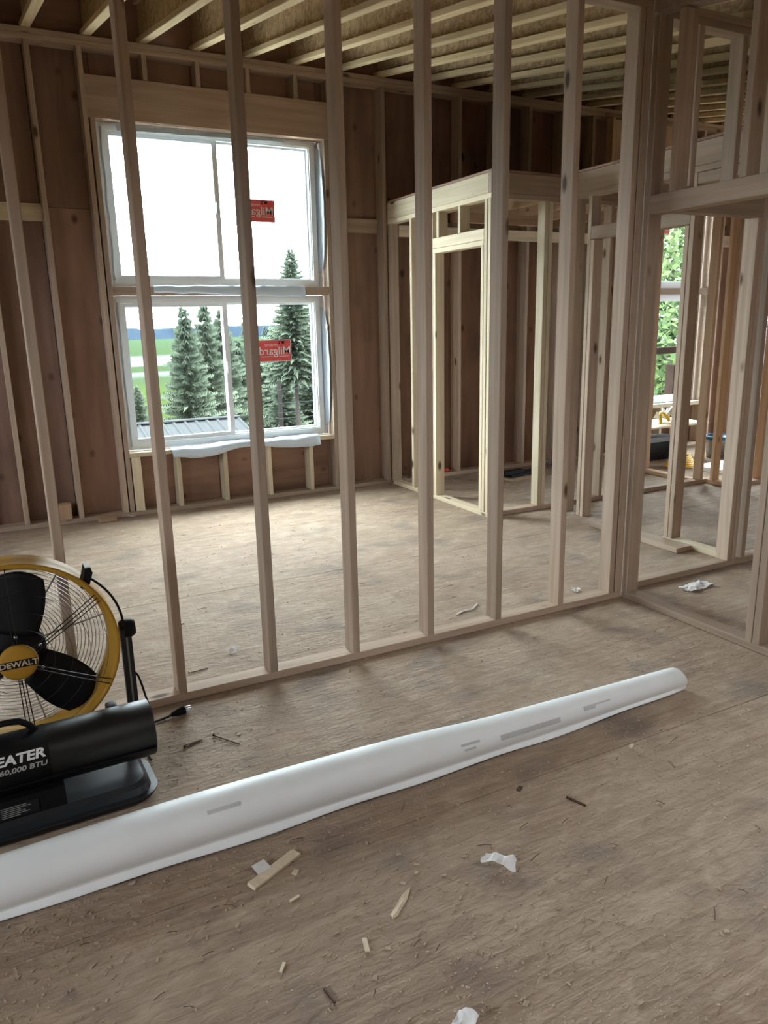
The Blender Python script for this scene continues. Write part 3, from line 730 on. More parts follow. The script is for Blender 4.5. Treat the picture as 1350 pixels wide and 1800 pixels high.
# power cord: from the stand down to the floor, ending in a plug beside the plate
cord = [(FR+.044, .01, .30), (FR+.062, .0, .285), (FR+.085, -.01, .20), (FR+.10, -.02, .10), (FR+.12, -.02, .02), (FR+.16, .01, .008), (FR+.20, .06, .007), (FR+.235, .09, .007)]
def smooth(pts, n=4):
    P = [Vector(p) for p in pts]; out = []
    for i in range(len(P)-1):
        p0, p1, p2, p3 = P[max(i-1, 0)], P[i], P[i+1], P[min(i+2, len(P)-1)]
        for k in range(n):
            t = k/n; out.append(.5*((2*p1)+(-p0+p2)*t+(2*p0-5*p1+4*p2-p3)*t*t+(-p0+3*p1-3*p2+p3)*t**3))
    out.append(P[-1]); return out
MB().tube(smooth([(FR+.044, .02, .30), (FR+.062, .01, .285), (FR+.08, .0, .20), (FR+.095, -.02, .10), (FR+.06, -.06, .012), (FR+.06, -.12, .006)]), .004, 7).build('power_cord', M['rubber'], fan)

# ------------------------------------------------------------------ torpedo heater
HXR = -.238                                              # its outlet end
ht = thing('torpedo_heater', 'black torpedo heater with white lettering and a flat fuel tank on the plywood floor', 'heater', (-.70, -.54, 0), math.radians(2.0))
hx = lambda x: x+.70
TZ, TR = .209, .094
tb = MB()
prof = [(TR-.006, hx(HXR)-.25), (TR-.005, hx(HXR)-.004), (TR-.002, hx(HXR)), (TR, hx(HXR)-.003), (TR, -.62), (TR-.004, -.624)]
tb.lathe(prof, 48, 'x', (0, 0, TZ)); tb.build('outlet_tube', M['black_paint'], ht)
MB().lathe([(TR+.0015, -.16), (TR+.0015, .135), (TR-.002, .1355), (TR-.002, -.1605)], 48, 'x', (0, 0, TZ), closed=True).build('mid_band', M['black'], ht)
MB().lathe([(0, hx(HXR)-.12), (TR-.02, hx(HXR)-.12), (TR-.02, hx(HXR)-.11), (0, hx(HXR)-.11)], 32, 'x', (0, 0, TZ)).build('burner_cone', M['steel'], ht)
seam = MB().box((-.6, -TR-.004, TZ-.034), (hx(HXR)-.004, -TR+.012, TZ-.030)); seam.build('seam', M['black'], ht)
ig = MB()
for i in range(7): ig.tube([(-.626, (TR-.012*i)*math.cos(2*PI*k/32), TZ+(TR-.012*i)*math.sin(2*PI*k/32)) for k in range(32)], .0018, 5, closed=True)
ig.build('intake_grille', M['wire'], ht)
# fuel tank: rounded slab with a rolled lip
def rrect(x0, x1, y0, y1, r, n=7):
    out = []
    for (cx, cy, a0) in ((x1-r, y1-r, 0), (x0+r, y1-r, PI/2), (x0+r, y0+r, PI), (x1-r, y0+r, 1.5*PI)):
        for k in range(n+1): a = a0+PI/2*k/n; out.append((cx+r*math.cos(a), cy+r*math.sin(a)))
    return out
def stack(levels, name, mat, par):
    b = MB(); n = len(levels[0][0]); vs = []
    for poly, z in levels: vs += [(p[0], p[1], z) for p in poly]
    fs = []
    for i in range(len(levels)-1):
        for k in range(n): fs.append((i*n+k, i*n+(k+1) % n, (i+1)*n+(k+1) % n, (i+1)*n+k))
    b.add(vs, fs, False); b.add([(p[0], p[1], levels[0][1]) for p in levels[0][0]], [tuple(range(n))[::-1]]); b.add([(p[0], p[1], levels[-1][1]) for p in levels[-1][0]], [tuple(range(n))])
    return b.build(name, mat, par)
tx0, tx1, ty0, ty1 = -.62, hx(-.255), -.135, .125
stack([(rrect(tx0+.02, tx1-.02, ty0+.02, ty1-.02, .06), .004), (rrect(tx0+.004, tx1-.004, ty0+.004, ty1-.004, .07), .016), (rrect(tx0, tx1, ty0, ty1, .075), .034)], 'tank_bottom', M['black_paint'], ht)
stack([(rrect(tx0-.008, tx1+.008, ty0-.008, ty1+.008, .08), .034), (rrect(tx0-.008, tx1+.008, ty0-.008, ty1+.008, .08), .039)], 'tank_lip', M['tank'], ht)
stack([(rrect(tx0+.004, tx1-.012, ty0+.010, ty1-.004, .07), .039), (rrect(tx0+.008, tx1-.018, ty0+.016, ty1-.008, .066), .062), (rrect(tx0+.02, tx1-.032, ty0+.03, ty1-.02, .056), .074)], 'tank_top', M['tank'], ht)
sb = MB().prism([(-.105, .0745), (-.092, .135), (.09, .135), (.105, .0745)], 'x', -.55, .165); sb.build('control_box', M['black'], ht)
dec = MB().prism([(-.1065, .082), (-.0985, .118), (-.0980, .118), (-.1060, .082)], 'x', -.03, .085); dec.build('warning_label', M['rubber'], ht)
for i in range(6):
    z = .086+.0055*i
    MB().box((-.022, -.1074+(z-.082)*.222, z), (.03+.04*((i*37) % 10)/10, -.1066+(z-.082)*.222, z+.0018)).build('fine_print', M['grey_print'], ht)
# lettering wrapped on the tube front (flat print, curved with the tube)
def wrap_text(s, size, xr, zc_ang, mat, sx=1.0, bold=0.0, shear=0.0):
    me = text_mesh(s, size, 0, shear, 'RIGHT', bold)
    bm = bmesh.new(); bm.from_mesh(me); bmesh.ops.triangulate(bm, faces=bm.faces); bmesh.ops.subdivide_edges(bm, edges=bm.edges, cuts=1)
    R_ = TR+.0022
    for v in bm.verts:
        ang = zc_ang+v.co.y/R_; x = xr+v.co.x*sx
        v.co = Vector((x, -R_*math.cos(ang), TZ+R_*math.sin(ang)))
    bm.to_mesh(me); bm.free(); me.materials.clear(); me.materials.append(mat)
    return link('lettering', me, mat, ht)
wrap_text('HEATER', .040, .122, .56, M['white_print'], 1.22, .0014, .15)
wrap_text('60,000 BTU', .0215, .125, .22, M['grey_print'], 1.30, .0006, .15)
hp = smooth([(-.36, 0, TZ+TR-.004), (-.34, 0, TZ+TR+.03), (-.28, 0, TZ+TR+.045), (.02, 0, TZ+TR+.045), (.08, 0, TZ+TR+.03), (.11, 0, TZ+TR-.004)])
MB().tube(hp, .010, 10).build('handle', M['black'], ht)

# plug and lead lying by the plate
pl = thing('power_plug', 'black three-pin power plug and lead on the plywood behind the torpedo heater', 'plug', (-.05, -.115, 0))
MB().tube(smooth([(-.33, -.02, .006), (-.24, -.03, .006), (-.15, -.015, .0055), (-.07, .0, .008), (-.035, .004, .014)]), .0045, 8).build('lead', M['rubber'], pl)
MB().tube([(-.045, .003, .012), (-.03, .005, .014), (.0, .010, .016), (.012, .012, .017)], [.007, .011, .017, .017], 12).build('plug_body', M['black'], pl)
MB().box((.012, .002, .020), (.036, .0045, .026)).box((.013, .019, .020), (.037, .0215, .026)).tube([(.012, .012, .009), (.035, .016, .009)], .0024, 8).build('pins', M['steel'], pl)

# ------------------------------------------------------------------ long roll of white membrane
roll = thing('membrane_roll', 'long loose roll of white sheet membrane lying across the plywood floor', 'roll', (.45, -.93, 0))
def roll_mesh():
    b = MB(); N, K = 54, 74; vs = []
    xa, xb = -1.50, 1.415
    for i in range(N+1):
        t = i/N; x = xa+(xb-xa)*t
        rad = .066+.010*math.sin(PI*min(1, t*1.5))-.022*max(0, t-.55)/.45
        flat = 1.08
        yc = .0+.012*math.sin(t*7)*.5; wv = .5*math.sin(t*31)+.5*math.sin(t*13+1)
        for k in range(K):
            s = k/(K-1)                                # 0 = outer loose edge on the floor at the front; winds inwards
            if s < .10:
                q = s/.10; y = -rad*flat*.80-.012+.02*q+.006*wv*(1-q); z = .004+.012*(1-q)*.4*(1+wv*.5)+.0
                a = -PI/2-.6
                yb_ = rad*flat*math.cos(PI+.62); zb_ = rad+rad*math.sin(PI+.62)
                y = -rad*flat*.93-.004+.004*wv*(1-q); y = y*(1-q)+yb_*q; z = (.0045+.004*(1+wv))*(1-q)+zb_*q
            else:
                q = (s-.10)/.90; ang = PI+.62-q*2*PI*2.55
                rr = rad*(1-.16*q); y = rr*flat*math.cos(ang); z = rad*.985+rr*math.sin(ang)*.985+.002
            vs.append((x+.012*math.sin(k*.25)*(1 if i in (0, N) else 0), y+yc, max(.003, z)))
    b.add(vs, [(i*K+k, (i+1)*K+k, (i+1)*K+k+1, i*K+k+1) for i in range(N) for k in range(K-1)], True)
    return b
rm = roll_mesh().build('sheet', M['membrane'], roll); solid(rm, .0022)
# grey scuffed tape patches on the sheet, following its curve
def patch(x0, x1, a0, a1):
    b = MB(); n = 8; k = 5; vs = []
    for i in range(n+1):
        x = x0+(x1-x0)*i/n; t = (x+1.50)/2.915
        rad = .066+.010*math.sin(PI*min(1, t*1.5))-.022*max(0, t-.55)/.45; yc = .012*math.sin(t*7)*.5
        for j in range(k+1):
            ang = a0+(a1-a0)*j/k; vs.append((x, (rad*1.08+.0022)*math.cos(ang)+yc, rad*.985+(rad+.0022)*math.sin(ang)*.985+.002))
    b.add(vs, [(i*(k+1)+j, (i+1)*(k+1)+j, (i+1)*(k+1)+j+1, i*(k+1)+j+1) for i in range(n) for j in range(k)], True)
    b.build('tape_patch', M['patch'], roll)
for pdef in ((.27, .35, 2.75, 2.62), (.28, .33, 2.9, 3.02), (.44, .72, 2.72, 3.05), (.84, .98, 2.55, 2.66), (.84, .90, 2.66, 2.85), (-.62, -.52, 2.3, 2.45)): patch(*pdef)

# ------------------------------------------------------------------ scraps on the floor
def slab(name, label, cat, loc, size, rotz, mat, group=None, tilt_=(0, 0)):
    b = MB(); x, y, z = [s/2 for s in size]; j = lambda: random.uniform(-.06, .06)
    b.add([(-x*(1+j()), -y*(1+j()), -z), (x*(1+j()), -y*(1+j()), -z), (x*(1+j()), y*(1+j()), -z), (-x*(1+j()), y*(1+j()), -z), (-x, -y, z), (x, -y, z), (x, y, z), (-x, y, z)],
          [(3,2,1,0),(4,5,6,7),(0,1,5,4),(1,2,6,5),(2,3,7,6),(3,0,4,7)])
    o = b.build(name, mat, None, (loc[0], loc[1], loc[2]+z+.0006), (tilt_[0], tilt_[1], rotz)); tag(o, label, cat, group); return o
slab('wood_shim', 'pale flat wood offcut with a white card on it, before the white roll', 'offcut', (-.028, -1.160, 0), (.178, .034, .008), math.radians(24), M['chip'])
slab('paper_card', 'small white square card resting on the pale flat offcut', 'card', (-.062, -1.141, .0096), (.043, .040, .0015), math.radians(14), M['paper'], None, (.10, .0))
sp_ = MB(); sp_.add([(-.06, -.004, 0), (-.045, -.011, 0), (.02, -.010, 0), (.068, .0, 0), (.03, .010, 0), (-.05, .009, 0), (-.055, -.002, .006), (-.04, -.006, .007), (.02, -.004, .008), (.066, .001, .002), (.03, .005, .008), (-.045, .005, .007)],
    [(5,4,3,2,1,0), (6,7,8,9,10,11), (0,1,7,6), (1,2,8,7), (2,3,9,8), (3,4,10,9), (4,5,11,10), (5,0,6,11)])
tag(sp_.build('wood_splinter', M['chip'], None, (.229, -1.452, .0008), (0, 0, math.radians(37))), 'pointed yellow wood splinter lying alone on the open plywood', 'splinter')
def crumpled(name, label, cat, loc, sx, sy, h, mat, seed, rotz=0.0, group=None):
    b = crumple(9, 7, lambda u, v: ((u-.5)*sx, (v-.5)*sy, 0), 0, seed)
    vs = []
    for p in b.v:
        q = Vector(p)*24+Vector((seed, 0, 0)); n_ = mnoise.noise_vector(q)*1.3+mnoise.noise_vector(q*2.7)*.6
        vs.append((p[0]+n_.x*sx*.16, p[1]+n_.y*sy*.2, h*(.5+.9*n_.z)))
    zm = min(v[2] for v in vs); b.v = [(v[0], v[1], v[2]-zm+.0015) for v in vs]; b.sm = [False]*len(b.sm)
    o = b.build(name, mat, None, loc, (0, 0, rotz)); solid(o, .001); tag(o, label, cat, group); return o
crumpled('crumpled_paper', 'crumpled white paper scrap with tan edges on the open plywood', 'paper', (.548, -1.462, 0), .078, .032, .024, M['paper'], 5, -.75)
crumpled('plastic_wrapper', 'flat white plastic wrapper lying inside the doorway', 'wrapper', (2.95, -.105, 0), .22, .085, .012, M['paper'], 11, .1)
crumpled('paper_scrap', 'white paper scrap at the very edge of the photograph, nearest the viewer', 'paper', (.165, -1.848, 0), .06, .05, .018, M['paper'], 17, .4)
crumpled('tape_scrap', 'little white tape scrap behind the partition plate', 'scrap', (.305, .38, 0), .045, .03, .012, M['paper'], 23, .2)
crumpled('foil_scrap', 'tiny white foil scrap beside the partition corner stud', 'scrap', (2.30, .20, 0), .05, .045, .02, M['paper'], 29, .7)
crumpled('white_rag', 'small white scrap against the plate under the window', 'scrap', (.36, 3.44, 0), .06, .04, .02, M['paper'], 31, .3)
st_ = MB().tube(smooth([(1.50, .235, .004), (1.56, .262, .004), (1.62, .262, .005), (1.69, .318, .004)]), .004, 6)
tag(st_.build('white_string', M['paper']), 'short white string lying behind the partition plate', 'string')
def nail(loc, L, rotz, label, double=False):
    t = thing('nail', label, 'nail', loc, rotz)
    MB().tube([(-L/2, 0, .004), (L/2, 0, .003)], [.0025, .0022], 7).build('shank', M['rust'], t)
    MB().lathe([(0, -L/2-.002), (.006, -L/2-.002), (.006, -L/2), (0, -L/2)], 10, 'x', (0, 0, .0062)).build('head', M['rust'], t)
    if double: MB().tube([(-L/2, .012, .004), (L/2-.005, .004, .003)], .0022, 7).build('shank', M['rust'], t)
nail((-.066, -.357, 0), .075, .3, 'pair of rusty nails held together on the plywood beside the torpedo heater', True)
nail((.052, -.394, 0), .13, -1.0, 'single long bent rusty nail between the heater and the white roll')
nail((.11, .26, 0), .09, .1, 'dark nail lying just behind the partition plate near the fan')
nail((.15, .86, 0), .08, .25, 'dark nail lying in the far room between the first two studs')
# larger chips, each its own
BIG = [((.081, -1.537), .045, .012, 1.3, 'thin torn wood chip on the plywood beyond the pointed splinter'), ((-.02, -1.298), .032, .008, .3, 'curled brown wood chip near the white card'),
       ((.947, -1.337), .07, .007, -1.2, 'long dark sliver of wood in the open floor beyond the crumpled paper'), ((.02, -1.20), .02, .015, .8, 'small round wood chip beside the flat offcut'),
       ((-.13, -1.50), .03, .008, .9, 'short pale wood chip left of the torn chip'), ((1.35, -1.18), .03, .012, .5, 'small pale wood chip between the roll and the panel joint'),
       ((.83, -1.19), .028, .012, .5, 'pale wood chip close behind the long dark sliver'), ((-.06, -1.63), .05, .005, 1.7, 'thin dark twig of wood near the bottom of the photograph')]
for (p, L, W_, rz, lab) in BIG: slab('wood_chip', lab, 'chip', (p[0], p[1], 0), (L, W_, .005), rz, M['chip' if 'dark' not in lab else 'rust'], None, (.05, .04))
# sawdust and crumbs: beyond counting
def crumbs():
    b = MB(); rnd = random.Random(3)
    for _ in range(6500):
        u = rnd.random()
        if u < .62: x, y = rnd.uniform(-.9, 2.4), rnd.uniform(-2.1, -1.0)
        elif u < .80: x, y = rnd.uniform(-.2, 2.35), rnd.uniform(-.85, -.05)
        else: x, y = rnd.uniform(-.8, 2.8), rnd.uniform(.12, 3.4)
        if mnoise.noise(Vector((x*1.3, y*1.3, 2))) < rnd.uniform(-.5, .35): continue
        L = rnd.uniform(.0016, .0055)*(2.0 if rnd.random() < .06 else 1); W_ = L*rnd.uniform(.25, .7); h = rnd.uniform(.001, .0035)
        a = rnd.gauss(.45, .8); c, s = math.cos(a), math.sin(a); z = .0006
        q = [(-L, -W_), (L, -W_*rnd.random()), (L*rnd.uniform(.6, 1), W_), (-L*rnd.uniform(.5, 1), W_)]
        q = [(x+p*c-r*s, y+p*s+r*c) for p, r in q]
        b.add([(*p, z) for p in q]+[(p[0]*.85+x*.15, p[1]*.85+y*.15, z+h) for p in q], [(3,2,1,0),(4,5,6,7),(0,1,5,4),(1,2,6,5),(2,3,7,6),(3,0,4,7)])
    return b
sd = crumbs().build('sawdust', M['crumb'], None, fix=False); sd['kind'] = 'stuff'; tag(sd, 'scattered sawdust crumbs and tiny wood flakes over the plywood floor', 'sawdust')
def slivers():
    b = MB(); rnd = random.Random(5)
    for _ in range(90):
        if rnd.random() < .5: x, y = rnd.uniform(-.3, 2.6), rnd.uniform(.2, 3.2)
        else: x, y = rnd.uniform(-.7, 2.3), rnd.uniform(-1.9, -1.05)
        L = rnd.uniform(.008, .028); a = rnd.gauss(.3, .7)
        b.tube([(x-L*math.cos(a), y-L*math.sin(a), .0025), (x+L*.2, y+L*.1, .004), (x+L*math.cos(a), y+L*math.sin(a), .0025)], .0011, 4)
    return b
sl = slivers().build('wood_slivers', M['rust'], None, fix=False); sl['kind'] = 'stuff'; tag(sl, 'dark thin wood slivers strewn over the far plywood floor', 'slivers')
# blocks and boards
def block(name, label, cat, lo, hi, mat, rotz=0.0):
    c = [(lo[i]+hi[i])/2 for i in range(3)]
    o = board(name, None, lo, hi, mat); o.rotation_euler.z += rotz; tag(o, label, cat); return o
block('wood_block', 'short orange wood block on the floor against the plate under the window', 'block', (.10, 3.40, .0), (.235, 3.485, .035), 'warm', .05)
block('wood_block', 'square wood block standing on the wall plate between two studs', 'block', (-.215, 3.51, T+.0005), (-.09, 3.60, .165), 'warm')
tag(board('scrap_board', None, (3.36, .42, .001), (3.50, 1.25, .036), 'stud'), 'short wide scrap board lying on the floor along the closet plate', 'board')

# far room clutter
bk = thing('tool_board', 'dark flat power tool on a pale board on the closet floor', 'tool', (4.05, 3.05, 0), .15)
MB().box((-.20, -.12, .0005), (.28, .12, .022)).build('pale_board', M['block'], bk)
MB().box((-.15, -.07, .0225), (.30, .07, .05)).box((-.22, -.04, .05), (.05, .03, .085)).build('tool_body', M['black'], bk)
MB().tube([(-.20, 0, .07), (-.28, .06, .12), (-.34, .10, .14)], .014, 8).build('tool_handle', M['greycl'], bk)
rc = thing('chalk_reel', 'small red plastic reel on the wall plate inside the closet', 'reel', (3.50, YN+.07, T))
MB().lathe([(0, 0), (.045, 0), (.05, .012), (.05, .028), (.03, .04), (0, .042)], 20, 'z').build('reel_body', M['redpl'], rc)
MB().box((-.12, -.02, .0005), (-.055, .03, .085)).build('clip_block', M['tan'], rc)
dk = crumpled('dark_rag', 'crumpled dark rag on the floor by the closet back wall', 'rag', (4.72, 3.30, 0), .22, .12, .05, M['greycl'], 41, .3)
# bench with tools under the second window
bn = thing('work_bench', 'low plywood work bench under the far window', 'bench', (5.95, 3.05, 0))
board('bench_top', bn, (5.45, 2.78, .385), (6.45, 3.3, .405), 'pale')
for (x, y) in ((5.50, 2.82), (5.50, 3.22), (6.37, 2.82), (6.37, 3.22)): board('leg', bn, (x, y, 0), (x+T, y+T, .385), 'warm')
crumpled('white_bag', 'crumpled white plastic bag on the low work bench', 'bag', (6.12, 3.0, .406), .26, .26, .14, M['paper'], 47, .3)
co = MB().tube(smooth([(5.80, 2.86, .424), (5.81, 2.88, .49), (5.85, 2.92, .53), (5.91, 2.93, .52), (5.95, 2.88, .44)]), .017, 8)
tag(co.build('yellow_strap', M['hose']), 'thick yellow strap looped over the low work bench', 'strap')
tb_ = thing('tool_box', 'black plastic tool box under the low work bench', 'toolbox', (5.98, 3.08, 0))
MB().box((-.22, -.10, .0005), (.22, .10, .2)).build('box_body', M['black'], tb_); MB().box((-.225, -.105, .201), (.225, .105, .25)).build('lid', M['greycl'], tb_)
cl = MB()
for i in range(7):
    r_ = .17-.012*i; cl.tube([(r_*math.cos(2*PI*k/30), r_*.75*math.sin(2*PI*k/30), .013+.017*i+.004*math.sin(k)) for k in range(30)], .011, 6, closed=True)
tag(cl.build('extension_cord', M['hose'], None, (5.82, 2.58, .0)), 'coiled yellow extension cord on the floor before the work bench', 'cord')
bu = thing('bucket', 'grey pail with a blue rim on the floor beneath the far window', 'bucket', (6.60, 2.75, 0))
MB().lathe([(0, .003), (.12, .003), (.15, .22), (.155, .23), (.14, .222), (.115, .012), (0, .012)], 28, 'z').build('pail', M['steel'], bu)
MB().lathe([(.157, .21), (.166, .21), (.166, .245), (.157, .245)], 28, 'z', closed=True).build('rim', M['bluepl'], bu)
slab('foam_sheet', 'white foam insulation sheet lying flat on the far room floor', 'insulation', (6.25, 2.22, 0), (.85, .42, .04), .05, M['paper'])

# ------------------------------------------------------------------ outdoors
def land_z(x, y):
    t = max(0, min(1, (y-6)/70)); s = t*t*(3-2*t)
    return -2.8-11.2*s+.35*mnoise.noise(Vector((x*.07, y*.07, 0)))*min(1, max(0, (y-4)/10))
lb = MB(); xs = [-900, -400, -200, -120, -80, -60, -40, -25, -12, 0, 12, 25, 40, 60, 80, 120, 200, 400, 900, 1800]; ysl = [3.8, 6, 9, 12, 16, 20, 26, 34, 44, 56, 70, 90, 130, 200, 300, 450, 700, 1000, 1500, 2500]
lb.add([(x, y, land_z(x, y)) for x in xs for y in ysl], [(i*len(ysl)+j, (i+1)*len(ysl)+j, (i+1)*len(ysl)+j+1, i*len(ysl)+j+1) for i in range(len(xs)-1) for j in range(len(ysl)-1)], True)
g_ = lb.build('ground', M['land']); g_['kind'] = 'structure'
yd = MB().box((-26, 3.9, -3.0), (3.8, 10.5, -2.62)).build('bounce_yard', M['bounce_ground']); yd['kind'] = 'structure'  # pale ground added below the sill to bounce daylight onto the ceiling
g2 = MB().box((-60, -60, -3.2), (60, 3.8, -2.8)).build('ground', M['land']); g2['kind'] = 'structure'
hb = MB(); n_ = 260
vs = []
for i in range(n_+1):
    x = -200+1700*i/n_; h = 4.5+3.0*mnoise.noise(Vector((x*.006, 0, 0)))+2.6*mnoise.noise(Vector((x*.05, 3, 0)))+1.5*random.random()
    vs += [(x, 1120, -15), (x, 1122, -14+h*1.2+9), (x+2, 1200, -14+h+10), (x, 1400, -16)]
hb.add(vs, [(i*4+k, (i+1)*4+k, (i+1)*4+k+1, i*4+k+1) for i in range(n_) for k in range(3)], False)
h_ = hb.build('hills', M['hills']); h_['kind'] = 'structure'

def conifer_mesh(H, R, crown0, seed, rows_=30, dens=1.0):
    """Whorls of drooping sprays: every spray a fan of needle blades."""
    rnd = random.Random(seed); b = MB()
    for i in range(rows_):
        t = min(1, max(0, (i+rnd.uniform(-.4, .4))/(rows_-1))); z = H*(crown0+(1-crown0)*t); rr = R*(1-t)**.85*(.75+.4*rnd.random())+.05*R
        nb = max(4, int((11-5*t)*dens))
        for k in range(nb):
            a = 2*PI*(k+rnd.random()*.8)/nb+i; L = rr*(.7+.5*rnd.random()); droop = -.28-.25*rnd.random()
            d = Vector((math.cos(a), math.sin(a), droop+.5*t)); sd_ = Vector((-math.sin(a), math.cos(a), 0)); o = Vector((0, 0, z+rnd.uniform(-.5, .5)*H*(1-crown0)/rows_))
            nseg = 13
            for q in range(nseg):
                s0 = (q+.35)/nseg; p = o+d*L*s0+Vector((0, 0, .10*L*s0*s0)); wl_ = L*.22*(1.05-s0)+.03*R
                for sg in (1, -1):
                    tip = p+sd_*sg*wl_+d*wl_*.7+Vector((0, 0, -wl_*rnd.uniform(.15, .55)))
                    b.add([p+Vector((0, 0, .03*R)), tip+d*.05*L, tip-d*.035*L+Vector((0, 0, -.04*R))], [(0, 1, 2)])
            tip = o+d*L*1.1
            b.add([o+d*L*.6+sd_*.06*L, o+d*L*.6-sd_*.06*L, tip], [(0, 1, 2)])
    b.add([(-.04*R, 0, H*.97), (.04*R, 0, H*.97), (0, 0, H*1.03)], [(0, 1, 2)])
    return b.mesh('needles', fix=False)
fir_me = [conifer_mesh(1, .20, .12, s, 70, 1.25) for s in (1, 2)]; hero_me = conifer_mesh(1, .098, .63, 5, 60, 1.3); slim_me = conifer_mesh(1, .14, .10, 8, 64, 1.15)
trunk_me = MB().tube([(0, 0, 0), (0, 0, .5), (0, 0, .98)], [.016, .010, .002], 8).mesh('trunk')
CX, CY, CZ = -.596, -3.0, 1.537
def tree(px_slope, dist, top_slope, H, me, mat, label, group=None, wide=1.0):
    """Stand a tree so that it grows from the slope; the direction is where the photograph shows it."""
    x, y = CX+px_slope*dist, CY+dist; top = CZ+top_slope*dist
    t = thing('conifer', label, 'tree', (x, y, top-H), random.uniform(0, 6.28), group)
    f = me.copy(); f.materials.clear(); o = link('foliage', f, mat, t); o.scale = (H*wide, H*wide, H)
    tr = link('trunk', trunk_me.copy(), M['bark'], t); tr.scale = (H*.7, H*.7, H*.97); return t
tree(.384, 36, .096, 15.5, hero_me, M['fir'], 'tall fir with a bare lower trunk rising into the sky behind the window', None, 1.1)
G = 'firs standing beyond the first window'
for (ps, d, ts, H, me, mt, lab, wd) in ((.236, 27, .022, 8.6, fir_me[0], 'fir', 'dense green fir nearest the meadow in the thick clump', 1.0), (.262, 31.5, .026, 9.8, fir_me[1], 'fir', 'second fir from the meadow in the thick clump', .95), (.284, 36, .020, 11, fir_me[0], 'fir', 'third fir from the meadow in the thick clump', .95),
        (.318, 47, .018, 14, slim_me, 'fir', 'slim pointed fir behind the window mullion post', 1.0), (.170, 24, -.072, 3.6, fir_me[1], 'fir', 'low dark fir just above the metal roof beside the meadow', 1.2), (.303, 42, -.02, 11, fir_me[1], 'fir', 'bushy lower fir between the two sash panes', 1.1),
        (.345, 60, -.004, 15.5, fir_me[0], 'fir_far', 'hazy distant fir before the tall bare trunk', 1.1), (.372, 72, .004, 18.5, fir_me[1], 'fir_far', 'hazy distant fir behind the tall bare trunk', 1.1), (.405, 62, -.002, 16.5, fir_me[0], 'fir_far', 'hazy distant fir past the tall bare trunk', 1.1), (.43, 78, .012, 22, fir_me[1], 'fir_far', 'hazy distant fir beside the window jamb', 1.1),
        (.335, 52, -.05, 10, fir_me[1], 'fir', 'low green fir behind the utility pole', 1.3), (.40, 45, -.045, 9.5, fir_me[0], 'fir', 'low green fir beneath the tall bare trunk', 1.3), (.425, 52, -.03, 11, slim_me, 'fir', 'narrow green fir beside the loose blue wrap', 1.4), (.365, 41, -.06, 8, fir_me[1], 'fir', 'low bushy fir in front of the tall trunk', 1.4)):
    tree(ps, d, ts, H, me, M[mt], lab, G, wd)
def broad_mesh(seed, n=5200):
    rnd = random.Random(seed); b = MB()
    cl_ = [(Vector((rnd.gauss(0, .28), rnd.gauss(0, .28), rnd.uniform(.3, .95))), rnd.uniform(.12, .24)) for _ in range(16)]
    for _ in range(n):
        c, r_ = rnd.choice(cl_); d = Vector((rnd.gauss(0, 1), rnd.gauss(0, 1), rnd.gauss(0, 1))).normalized(); p = c+d*r_*rnd.uniform(.7, 1.05)
        t1 = Vector((rnd.gauss(0, 1), rnd.gauss(0, 1), rnd.gauss(0, .5))).normalized()*.017; t2 = d.cross(t1).normalized()*.010
        b.add([p-t1, p+t2, p+t1, p-t2], [(0, 1, 2, 3)])
    return b.mesh('leaves', fix=False)
bro = [broad_mesh(2), broad_mesh(9)]
for (x, y, H, k, lab) in ((13.4, 11.6, 6.4, 0, 'leafy green tree closest beyond the second window'), (19.0, 10.8, 6.6, 1, 'leafy green tree beyond the deck post'), (26.5, 12.0, 7.6, 0, 'leafy tree farthest along the deck'), (15.5, 20.0, 9.6, 1, 'tall leafy tree behind the one closest to the deck'), (28.0, 23.0, 11, 0, 'tall leafy tree farthest behind the deck'), (33.0, 33.0, 14, 1, 'tallest leafy tree, far beyond the second window')):
    t = thing('leafy_tree', lab, 'tree', (x, y, -3.2), random.uniform(0, 6), 'leafy trees beyond the deck')
    f = bro[k].copy(); f.materials.clear(); o = link('leaves', f, M['broad'], t); o.scale = (H*.85, H*.85, H)
    MB().tube([(0, 0, 0), (.05, 0, H*.4), (0, .05, H*.8)], [.2, .14, .05], 8).build('trunk', M['bark'], t)
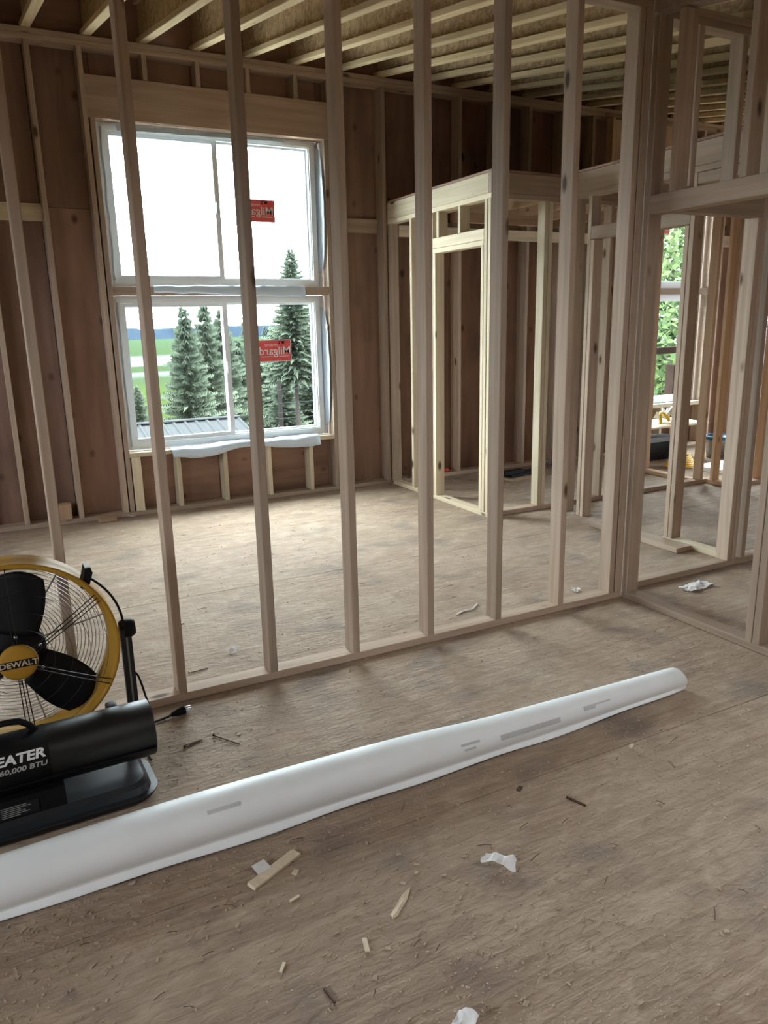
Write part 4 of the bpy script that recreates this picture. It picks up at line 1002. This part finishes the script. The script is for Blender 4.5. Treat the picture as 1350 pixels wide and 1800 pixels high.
# utility pole and lines
PX, PD = .359, 33.0
up_ = thing('utility_pole', 'grey wooden utility pole standing among the firs', 'pole', (CX+PX*PD, CY+PD, -10))
MB().tube([(0, 0, 0), (0, 0, 10+CZ-.074*PD)], [.13, .10], 10).build('shaft', M['pole'], up_)
for k, (sl, lab) in enumerate(((-.105, 'uppermost'), (-.118, 'second'), (-.126, 'third'), (-.098, 'highest angled'))):
    d_ = 32.6-k*.2; pts = []
    for q in range(13):
        u = q/12; x = CX+(-.1+.75*u)*d_; pts.append((x, CY+d_, CZ+sl*d_+1.0*(u-.5)**2+(.6*u if k == 3 else 0)))
    tag(MB().tube(pts, .011, 6).build('power_line', M['roofmetal']), '%s pale overhead wire crossing before the firs' % lab, 'wire', 'overhead wires')
# neighbour's shed roof
rfp = thing('shed', 'low building with a ribbed pale metal roof below the window', 'building', (0, 0, 0))
RX0, RX1 = -6.0, CX+.300*21
ry1, rz1 = CY+21.0, CZ-.119*21
ry0, rz0 = ry1-7, rz1-7*.22
rb = MB(); per = .30; nr = int((RX1-RX0)/per); prof_ = []
for i in range(nr):
    x = RX0+i*per; prof_ += [(x, 0), (x+.19, 0), (x+.215, .04), (x+.265, .04), (x+.29, 0)]
prof_.append((RX1, 0)); vs = []
for (x, h) in prof_: vs += [(x, ry1, rz1+h), (x, ry0, rz0+h)]
rb.add(vs, [(2*i, 2*i+1, 2*i+3, 2*i+2) for i in range(len(prof_)-1)])
solid(rb.build('metal_roof', M['roofmetal'], rfp), .003)
MB().box((RX0, ry1-.15, rz1+.02), (RX1, ry1+.12, rz1+.05)).build('ridge_cap', M['roofmetal'], rfp)
MB().box((RX0+.3, ry0+.3, rz0-3.2), (RX1-.3, ry1-.02, rz0-.2)).build('shed_wall', M['pole'], rfp)
MB().tube([(RX0+8.2, ry1-.9, rz1-.3), (RX0+8.2, ry1-.9, rz1+.18)], .06, 12).build('vent_pipe', M['pole'], rfp)
# deck with railing outside the far windows
dk_ = thing('deck', 'weathered brown deck with a post and rail outside the far windows', 'deck', (8.5, 4.5, -.2))
for k in range(9):
    MB().box((-3.2, -.80+.155*k, .0), (5, -.80+.155*k+.14, .03)).build('deck_board', M['deckwood'], dk_)
for x in (-2.4, -.12, 2.2, 4.4): MB().box((x, .55, .03), (x+.22 if x == -.12 else x+.1, .70, 1.05 if x == -.12 else 1.22)).build('post', M['deckwood'], dk_)
MB().box((-3.2, .56, 1.22), (5, .69, 1.31)).build('top_rail', M['deckwood'], dk_)
for x in [-3.1+.13*i for i in range(62)]:
    if x > .2: MB().box((x, .61, .10), (x+.035, .645, 1.22)).build('baluster', M['deckwood'], dk_)
